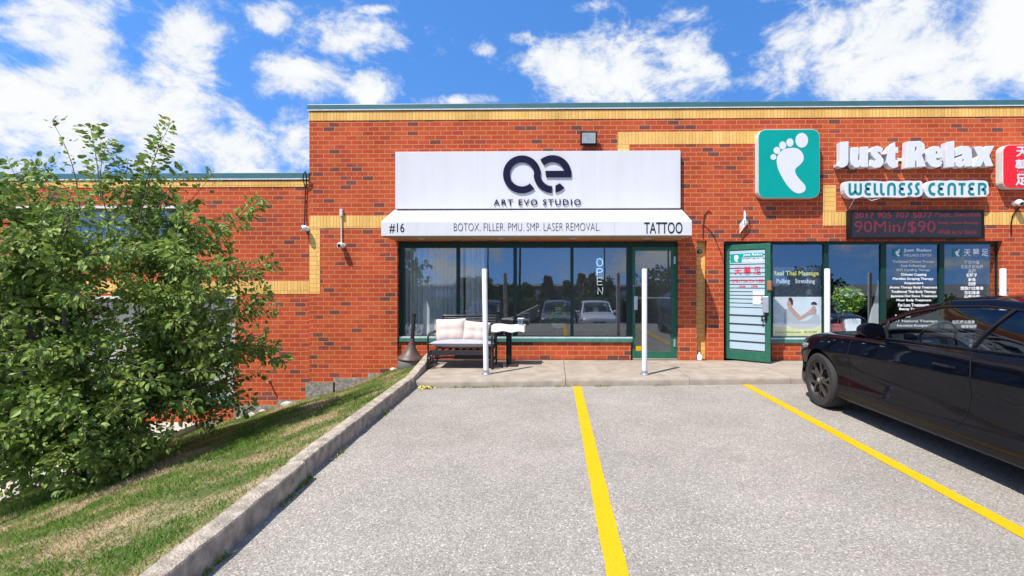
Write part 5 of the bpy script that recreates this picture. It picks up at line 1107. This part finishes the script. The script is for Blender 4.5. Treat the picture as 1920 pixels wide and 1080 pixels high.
    for sg in (-1, 1):
        b = MB(); b.add(place(pillow(.13, .15, .26, 8, 8, False)[0], (mx_, sg * (bw(mx_) + .17), mz + .075), Matrix.Rotation(R(90), 3, 'Z')), pillow(.13, .15, .26, 8, 8, False)[1])
        bm_ = MB(); bm_.lathe([(.0, -.075), (.05, -.07), (.078, -.03), (.082, .02), (.072, .06), (.045, .075)], (mx_, sg * (bw(mx_) + .15), mz + .08), 18, 'z', tilt=None)
        q = MB(); rot = Matrix.Rotation(R(90), 3, 'Y') @ Matrix.Identity(3)
        vs = [(mx_ + v[2] * 1.0 - .02 * 0, sg * (bw(mx_) + .16) + v[0] * 1.45, mz + .08 + v[1] * .92) for v in [(.082 * math.cos(a) * rr_, .082 * math.sin(a) * rr_, hh) for hh, rr_ in ((-.10, .25), (-.09, .6), (-.055, .88), (0, 1), (.05, 1), (.055, .96)) for a in np.linspace(0, 2 * math.pi, 19)[:-1]]]
        n = 18; q.add(vs, [(i * n + k, i * n + (k + 1) % n, (i + 1) * n + (k + 1) % n, (i + 1) * n + k) for i in range(5) for k in range(n)] + [tuple(range(n)), tuple(range(5 * n, 6 * n))])
        q.tube([(mx_, sg * (bw(mx_) - .02), mz + .01), (mx_ - .01, sg * (bw(mx_) + .1), mz + .04)], [.03, .022], 8)
        q.build('mirror', paint, r, smooth=True, local=True)
    # lamps
    for sg in (-1, 1):
        hx, hz = p['head']; b = MB(); vs = []; n = 10
        for i in range(n + 1):
            x = hx[0] + (hx[1] - hx[0]) * i / n; t = i / n
            for z in (hz[0] + .03 * t, hz[1] + .02 * t): vs.append((x, sg * (side(x, z) + .004), z))
        b.add(vs, [(2 * i, 2 * i + 1, 2 * i + 3, 2 * i + 2) for i in range(n)]); b.build('headlight', m_head, r, smooth=True, local=True).modifiers.new('t', 'SOLIDIFY').thickness = .008
        hx, hz = p['tail']; b = MB(); vs = []
        for i in range(n + 1):
            x = hx[0] + (hx[1] - hx[0]) * i / n
            for z in hz: vs.append((x, sg * (side(x, z) + .004), z))
        b.add(vs, [(2 * i, 2 * i + 1, 2 * i + 3, 2 * i + 2) for i in range(n)]); b.build('tail_light', m_tail, r, smooth=True, local=True).modifiers.new('t', 'SOLIDIFY').thickness = .008
    g = MB(); z0_, z1_ = p['grille']
    for y0, y1 in ((-.30, -.02), (.02, .30)): g.box(-.02, .06, y0, y1, z0_, z1_)
    g.box(-.03, .05, -.5, .5, zb(.05) + .02, zb(.05) + .12); g.build('grille', m_black, r, bevel=.02, local=True)
    # cabin
    sx, sz = p['seats']
    for sy in (-.36, .36):
        b = MB(); zz = belt(sx) - .12
        vs, fs = pillow(.46, .56, .16, 10, 10, False); b.add(place(vs, (sx + .06, sy, zz + .18), Matrix.Rotation(R(14), 3, 'Y') @ Matrix.Rotation(R(90), 3, 'Z')), fs)
        vs, fs = pillow(.25, .2, .11, 8, 8, False); b.add(place(vs, (sx + .14, sy, sz), Matrix.Rotation(R(10), 3, 'Y') @ Matrix.Rotation(R(90), 3, 'Z')), fs); b.build('seat', m_seat, r, smooth=True, local=True, sharp=80)
    b = MB(); b.lathe([(.175 + .013 * math.cos(a), .013 * math.sin(a)) for a in np.linspace(0, 2 * math.pi, 9)], (sx - .62, -.36, belt(sx) + .01), 26, 'z', tilt=Matrix.Rotation(R(-62), 3, 'Y'), caps=False); b.build('steering_wheel', m_seat, r, smooth=True, local=True)
    b = MB(); b.box(x0 + .45, sx - .7, -.6, .6, belt(sx) - .1, belt(sx) + .035); b.build('dashboard', m_seat, r, bevel=.03, local=True)
    # wheels
    rim_r = wrad * .70
    proto = None
    for i, q in enumerate(wx):
        for sg in (-1, 1):
            if proto is None or sg == 1 and i == 0:
                o = bpy.data.objects.new('wheel', None); C.objects.link(o); o.parent = r
                ty = MB(); hw = .115
                ty.lathe([(rim_r, -hw + .02), (rim_r + .015, -hw), (wrad - .03, -hw - .006), (wrad - .008, -hw + .012), (wrad, -hw + .035), (wrad, hw - .035), (wrad - .03, hw), (rim_r, hw - .02)], (0, 0, 0), 56, 'y', caps=False); ty.build('tyre', m_tyre, o, smooth=True, local=True, sharp=30)
                rm = MB(); rm.lathe([(rim_r + .004, -hw + .012), (rim_r - .012, -hw + .006), (rim_r - .022, -hw + .03), (rim_r - .03, 0), (rim_r - .03, .08)], (0, 0, 0), 48, 'y', caps=False); f = -hw + .012
                for k in range(5):
                    a0 = R(90 + 72 * k)
                    for da in (-.26, .26):
                        pts = [(.04, a0 - .3 * np.sign(da)), (.05, a0 + .45 * np.sign(da)), (rim_r * .55, a0 + da * .5 + .11 * np.sign(da)), (rim_r - .008, a0 + da * 1.25 + .09), (rim_r - .008, a0 + da * 1.25 - .09), (rim_r * .6, a0 + da * .55 - .075 * np.sign(da))]
                        rm.prism([[(u * math.cos(t), u * math.sin(t)) for u, t in (pts if da > 0 else pts)]], f + .004 * (da > 0), f + .03)
                rm.lathe([(.0, f - .012), (.05, f - .008), (.065, f + .01), (.065, f + .04)], (0, 0, 0), 20, 'y'); rm.build('rim', m_rim, o, smooth=True, local=True, sharp=30)
                hb = MB(); hb.lathe([(0, f - .014), (.026, f - .0135), (.027, f - .006)], (0, 0, 0), 14, 'y'); hb.build('hub_cap', m_steel, o, smooth=True, local=True)
                dk = MB(); dk.lathe([(.06, -.03), (rim_r * .8, -.03), (rim_r * .8, -.005), (.06, -.005)], (0, 0, 0), 30, 'y'); dk.build('brake_disc', m_dark, o, local=True)
                if proto is None: proto = o
            else: o = copy_tree(proto, r)
            o.location = (q, sg * (p['wy'] - .115), wrad); o.rotation_euler = (0, R(20 + 31 * i), 0 if sg < 0 else math.pi)
    return r
coupe = dict(L=4.97, wheels=(.78, 3.84), wr_=.338, wy=.918,
    w=([0, .05, .12, .25, .45, .78, 1.3, 2.4, 3.2, 3.85, 4.4, 4.7, 4.88, 4.97], [.54, .72, .80, .865, .90, .915, .905, .90, .91, .93, .90, .85, .76, .66]),
    zb=([0, .1, .3, .6, 1.3, 2.5, 3.3, 4.4, 4.8, 4.97], [.30, .2, .16, .16, .17, .18, .19, .22, .30, .42]),
    zs=([0, .1, .25, .5, .78, 1.2, 1.6, 2.5, 3.2, 3.8, 4.4, 4.8, 4.97], [.62, .735, .81, .88, .905, .93, .955, .985, 1.005, 1.035, 1.05, 1.03, .94]),
    zc=([0, .06, .2, .45, .78, 1.2, 1.5, 1.8, 3.5, 4.25, 4.6, 4.85, 4.97], [.66, .78, .86, .925, .96, .995, 1.01, 1.0, 1.01, 1.10, 1.10, 1.085, 1.0]),
    gh=(1.33, 4.48), zr=([1.33, 1.5, 1.75, 2.05, 2.4, 2.8, 3.25, 3.7, 4.15, 4.48], [.95, 1.055, 1.18, 1.305, 1.385, 1.41, 1.385, 1.315, 1.19, 1.08]),
    wr=([1.33, 2.05, 2.8, 3.7, 4.48], [.80, .65, .60, .59, .66]), cr=([1.33, 1.7, 2.1, 2.8, 3.7, 4.48], [.06, .07, .065, .045, .045, .03]),
    dlo=(1.60, 3.98), ws=(1.4, 2.28), bl=(3.5, 4.4), rail=.05, pillars=((2.86, 3.06), (1.86, 1.80)),
    seams=([(1.36, .91), (1.35, .64), (1.37, .30)], [(2.92, .975), (2.96, .82), (2.95, .64), (2.90, .46), (2.80, .34), (2.66, .275)], [(1.37, .30), (1.6, .275), (2.2, .27), (2.66, .275)], [(1.2, .235), (2.2, .235), (3.40, .245)], [(4.62, .55), (4.62, .9)]),
    handles=((2.70, .845),), mirror=(1.82, .985), head=((.10, .50), (.68, .745)), tail=((4.55, 4.9), (.82, .92)), grille=(.38, .66), seats=(2.56, 1.2))
suv = dict(L=4.6, wheels=(.85, 3.55), wr_=.36, wy=.92,
    w=([0, .08, .25, .6, 1.3, 3.2, 4.2, 4.6], [.66, .8, .87, .92, .92, .92, .9, .78]), zb=([0, .2, .6, 3.8, 4.6], [.35, .22, .2, .22, .4]),
    zs=([0, .1, .3, .8, 1.5, 2.5, 3.5, 4.4, 4.6], [.72, .86, .93, 1.0, 1.03, 1.05, 1.08, 1.1, .95]), zc=([0, .08, .3, .8, 1.4, 1.8, 4.3, 4.6], [.74, .92, .99, 1.06, 1.1, 1.06, 1.1, .98]),
    gh=(1.2, 4.5), zr=([1.2, 1.5, 1.9, 2.3, 3.0, 3.8, 4.2, 4.5], [1.02, 1.2, 1.45, 1.6, 1.64, 1.6, 1.45, 1.12]), wr=([1.2, 1.9, 3, 4.5], [.82, .72, .68, .74]), cr=([1.2, 1.7, 2.3, 3, 4.5], [.07, .07, .06, .05, .03]),
    dlo=(1.5, 4.1), ws=(1.28, 2.2), bl=(3.95, 4.45), rail=.06, pillars=((2.45, 2.5), (3.4, 3.4)), seams=([(1.4, 1.0), (1.4, .4)], [(2.45, 1.02), (2.45, .4)]), handles=((2.3, .92), (3.25, .94)),
    mirror=(1.7, 1.06), head=((.06, .5), (.76, .86)), tail=((4.2, 4.55), (.85, 1.02)), grille=(.5, .74), seats=(2.4, 1.3))
# nose toward the shops: local x runs from the nose (y = 6.86) back toward the camera
car('parked_car', 'black two door coupe parked nose in at the right', 'car', (4.225, 6.86, 0), R(-90), coupe, m_paint)
# ------------------------------------------------------------------ across the lot, seen mirrored in the shop glass
def lot_z(y): return float(np.interp(y, [-60, -14, -8, -5.5, -3, -1, 0], [-1.36, -1.33, -1.27, -1.12, -.6, -.1, 0]))
def beyond():
    car('parked_car', 'white crossover across the lot, mirrored in the studio window', 'car', (2.2, -5.2, -1.1), R(-90), suv, m_wcar, detail=False)
    car('parked_car', 'grey hatchback across the lot mirrored left of the white crossover', 'car', (.15, -5.6, -1.12), R(-90), suv, m_scar, detail=False)
    car('parked_car', 'dark blue hatchback mirrored above the white cushions', 'car', (-3.7, -5.4, -1.11), R(-90), suv, m_bcar, detail=False)
    car('parked_car', 'grey crossover added to darken the lot mirrored in the poster window', 'car', (9.2, -5.3, -1.1), R(-90), suv, m_scar, detail=False)  # this car and the next are added to cover the bright mirrored asphalt
    car('parked_car', 'dark blue crossover added to darken the lot mirrored behind the white lettering', 'car', (14.5, -5.5, -1.1), R(-90), suv, m_bcar, detail=False)
    first = None
    for x, y, lb in ((-2.5, -16, 'dark lamp post nearest the shops in the mirrored lot'), (1.5, -24, 'tall lamp post in the middle of the mirrored lot'), (5, -30, 'lamp post far back in the mirrored lot'), (9, -20, 'lamp post mirrored in the wellness windows'), (-7, -32, 'lamp post mirrored in the curtained window')):
        if first is None:
            r = first = thing('lamp_post', (x, y, -1.33), lb, 'lamp post', 'lamp posts across the lot')
            b = MB(); b.lathe([(.2, 0), (.2, .6), (.09, .62), (.06, 7.4), (0, 7.41)], r.location, 12); b.build('pole', m_dark, r, smooth=True)
            b = MB(); b.tube([(x, y, 5.95), (x + .9, y, 6.05)], .04, 6); b.box(x + .7, x + 1.3, y - .15, y + .15, 5.98, 6.12); b.build('lamp_head', m_dark, r)
        else: r = copy_tree(first); r.location = (x, y, -1.33); r['label'] = lb
    for i, (x, y, h, wd, lb) in enumerate(((-6.5, -22, 3.4, 2.2, 'round bush tree mirrored above the bench'), (-3.2, -20, 3.0, 1.8, 'low bushy tree mirrored behind the left post'), (4.2, -26, 3.6, 2.0, 'bushy tree mirrored beside the studio door'), (10, -26, 4.4, 2.8, 'broad tree mirrored in the wellness windows'), (-12, -18, 5.5, 3.0, 'tall loose tree mirrored in the curtained window'), (20, -20, 4.2, 2.8, 'broad tree mirrored behind the Chinese lettering'), (15, -23, 3.6, 2.4, 'round tree mirrored behind the English lettering'))):
        broadleaf((x, y, -1.35), (x, y, -1.35 + h * .58), (wd, wd, h * .45), 4, 110, 16, .34, lb, 'trees across the lot', 20 + i, leafm=m_leaf2, name='bushy_tree', twiglen=1.5, stem_r=.09)
    rr = random.Random(2); rng = np.random.default_rng(9)
    for x, y, h, lb in ((-.6, -24, 3.5, 'dark conifer mirrored in the middle window'), (1.2, -30, 3.1, 'narrow conifer mirrored by the window plant'), (2.6, -28, 3.8, 'tall conifer mirrored left of the OPEN sign')):
        r = thing('conifer_tree', (x, y, -1.35), lb, 'tree', 'conifers across the lot'); b = MB(); b.tube([(x, y, -1.35), (x, y, h - 1.6)], [.12, .02], 8); b.build('trunk', m_bark, r)
        pts, ds = [], []
        for k in range(900):
            t = rr.random() ** .8; z = -1.0 + (h - .3) * t; rad = (1 - t) * h * .30 * rr.uniform(.25, 1.15) + .05; a = rr.uniform(0, 6.283); pts.append((x + rad * math.cos(a), y + rad * math.sin(a), z - rad * .25)); ds.append((math.cos(a), math.sin(a), -.45))
        leaves_mesh('crown', np.array(pts), np.array(ds), .32, m_needle, r, rng)
    r = thing('warehouse', (-14, -70, -1.37), 'long low grey warehouse far across the lot', 'building')
    b = MB(); b.box(-75, 45, -95, -70, -1.37, .6); b.build('wall', M('warehouse_wall', (.14, .12, .11), .8, .2, .3), r); b = MB(); b.box(-75.3, 45.3, -95.3, -69.7, .6, .9); b.build('roof', m_grey, r)
    for i in range(14): d = MB(); d.box(-70 + i * 8, -66 + i * 8, -69.98, -69.9, -1.3, .1); d.build('loading_door', m_signw, r)
    for xa, xb, y, lb in ((-16, -.5, -17, 'long clipped hedge behind the mirrored dark cars'), (1.0, 38, -17.5, 'long clipped hedge behind the mirrored white crossover')):
        r = thing('hedge', ((xa + xb) / 2, y, -1.35), lb, 'hedge', 'hedges across the lot'); n = int(620 * (xb - xa))
        pts = np.stack([rng.uniform(xa, xb, n), y + rng.normal(0, .5, n), -1.3 + 1.6 * rng.uniform(0, 1, n) ** .8 + rng.normal(0, .12, n)], 1); leaves_mesh('foliage', pts, rng.normal(0, 1, (n, 3)), .3, m_leaf2, r, rng)
        b = MB(); b.box(xa + .2, xb - .2, y - .35, y + .35, -1.37, .05); b.build('branches', m_bark, r)
beyond()
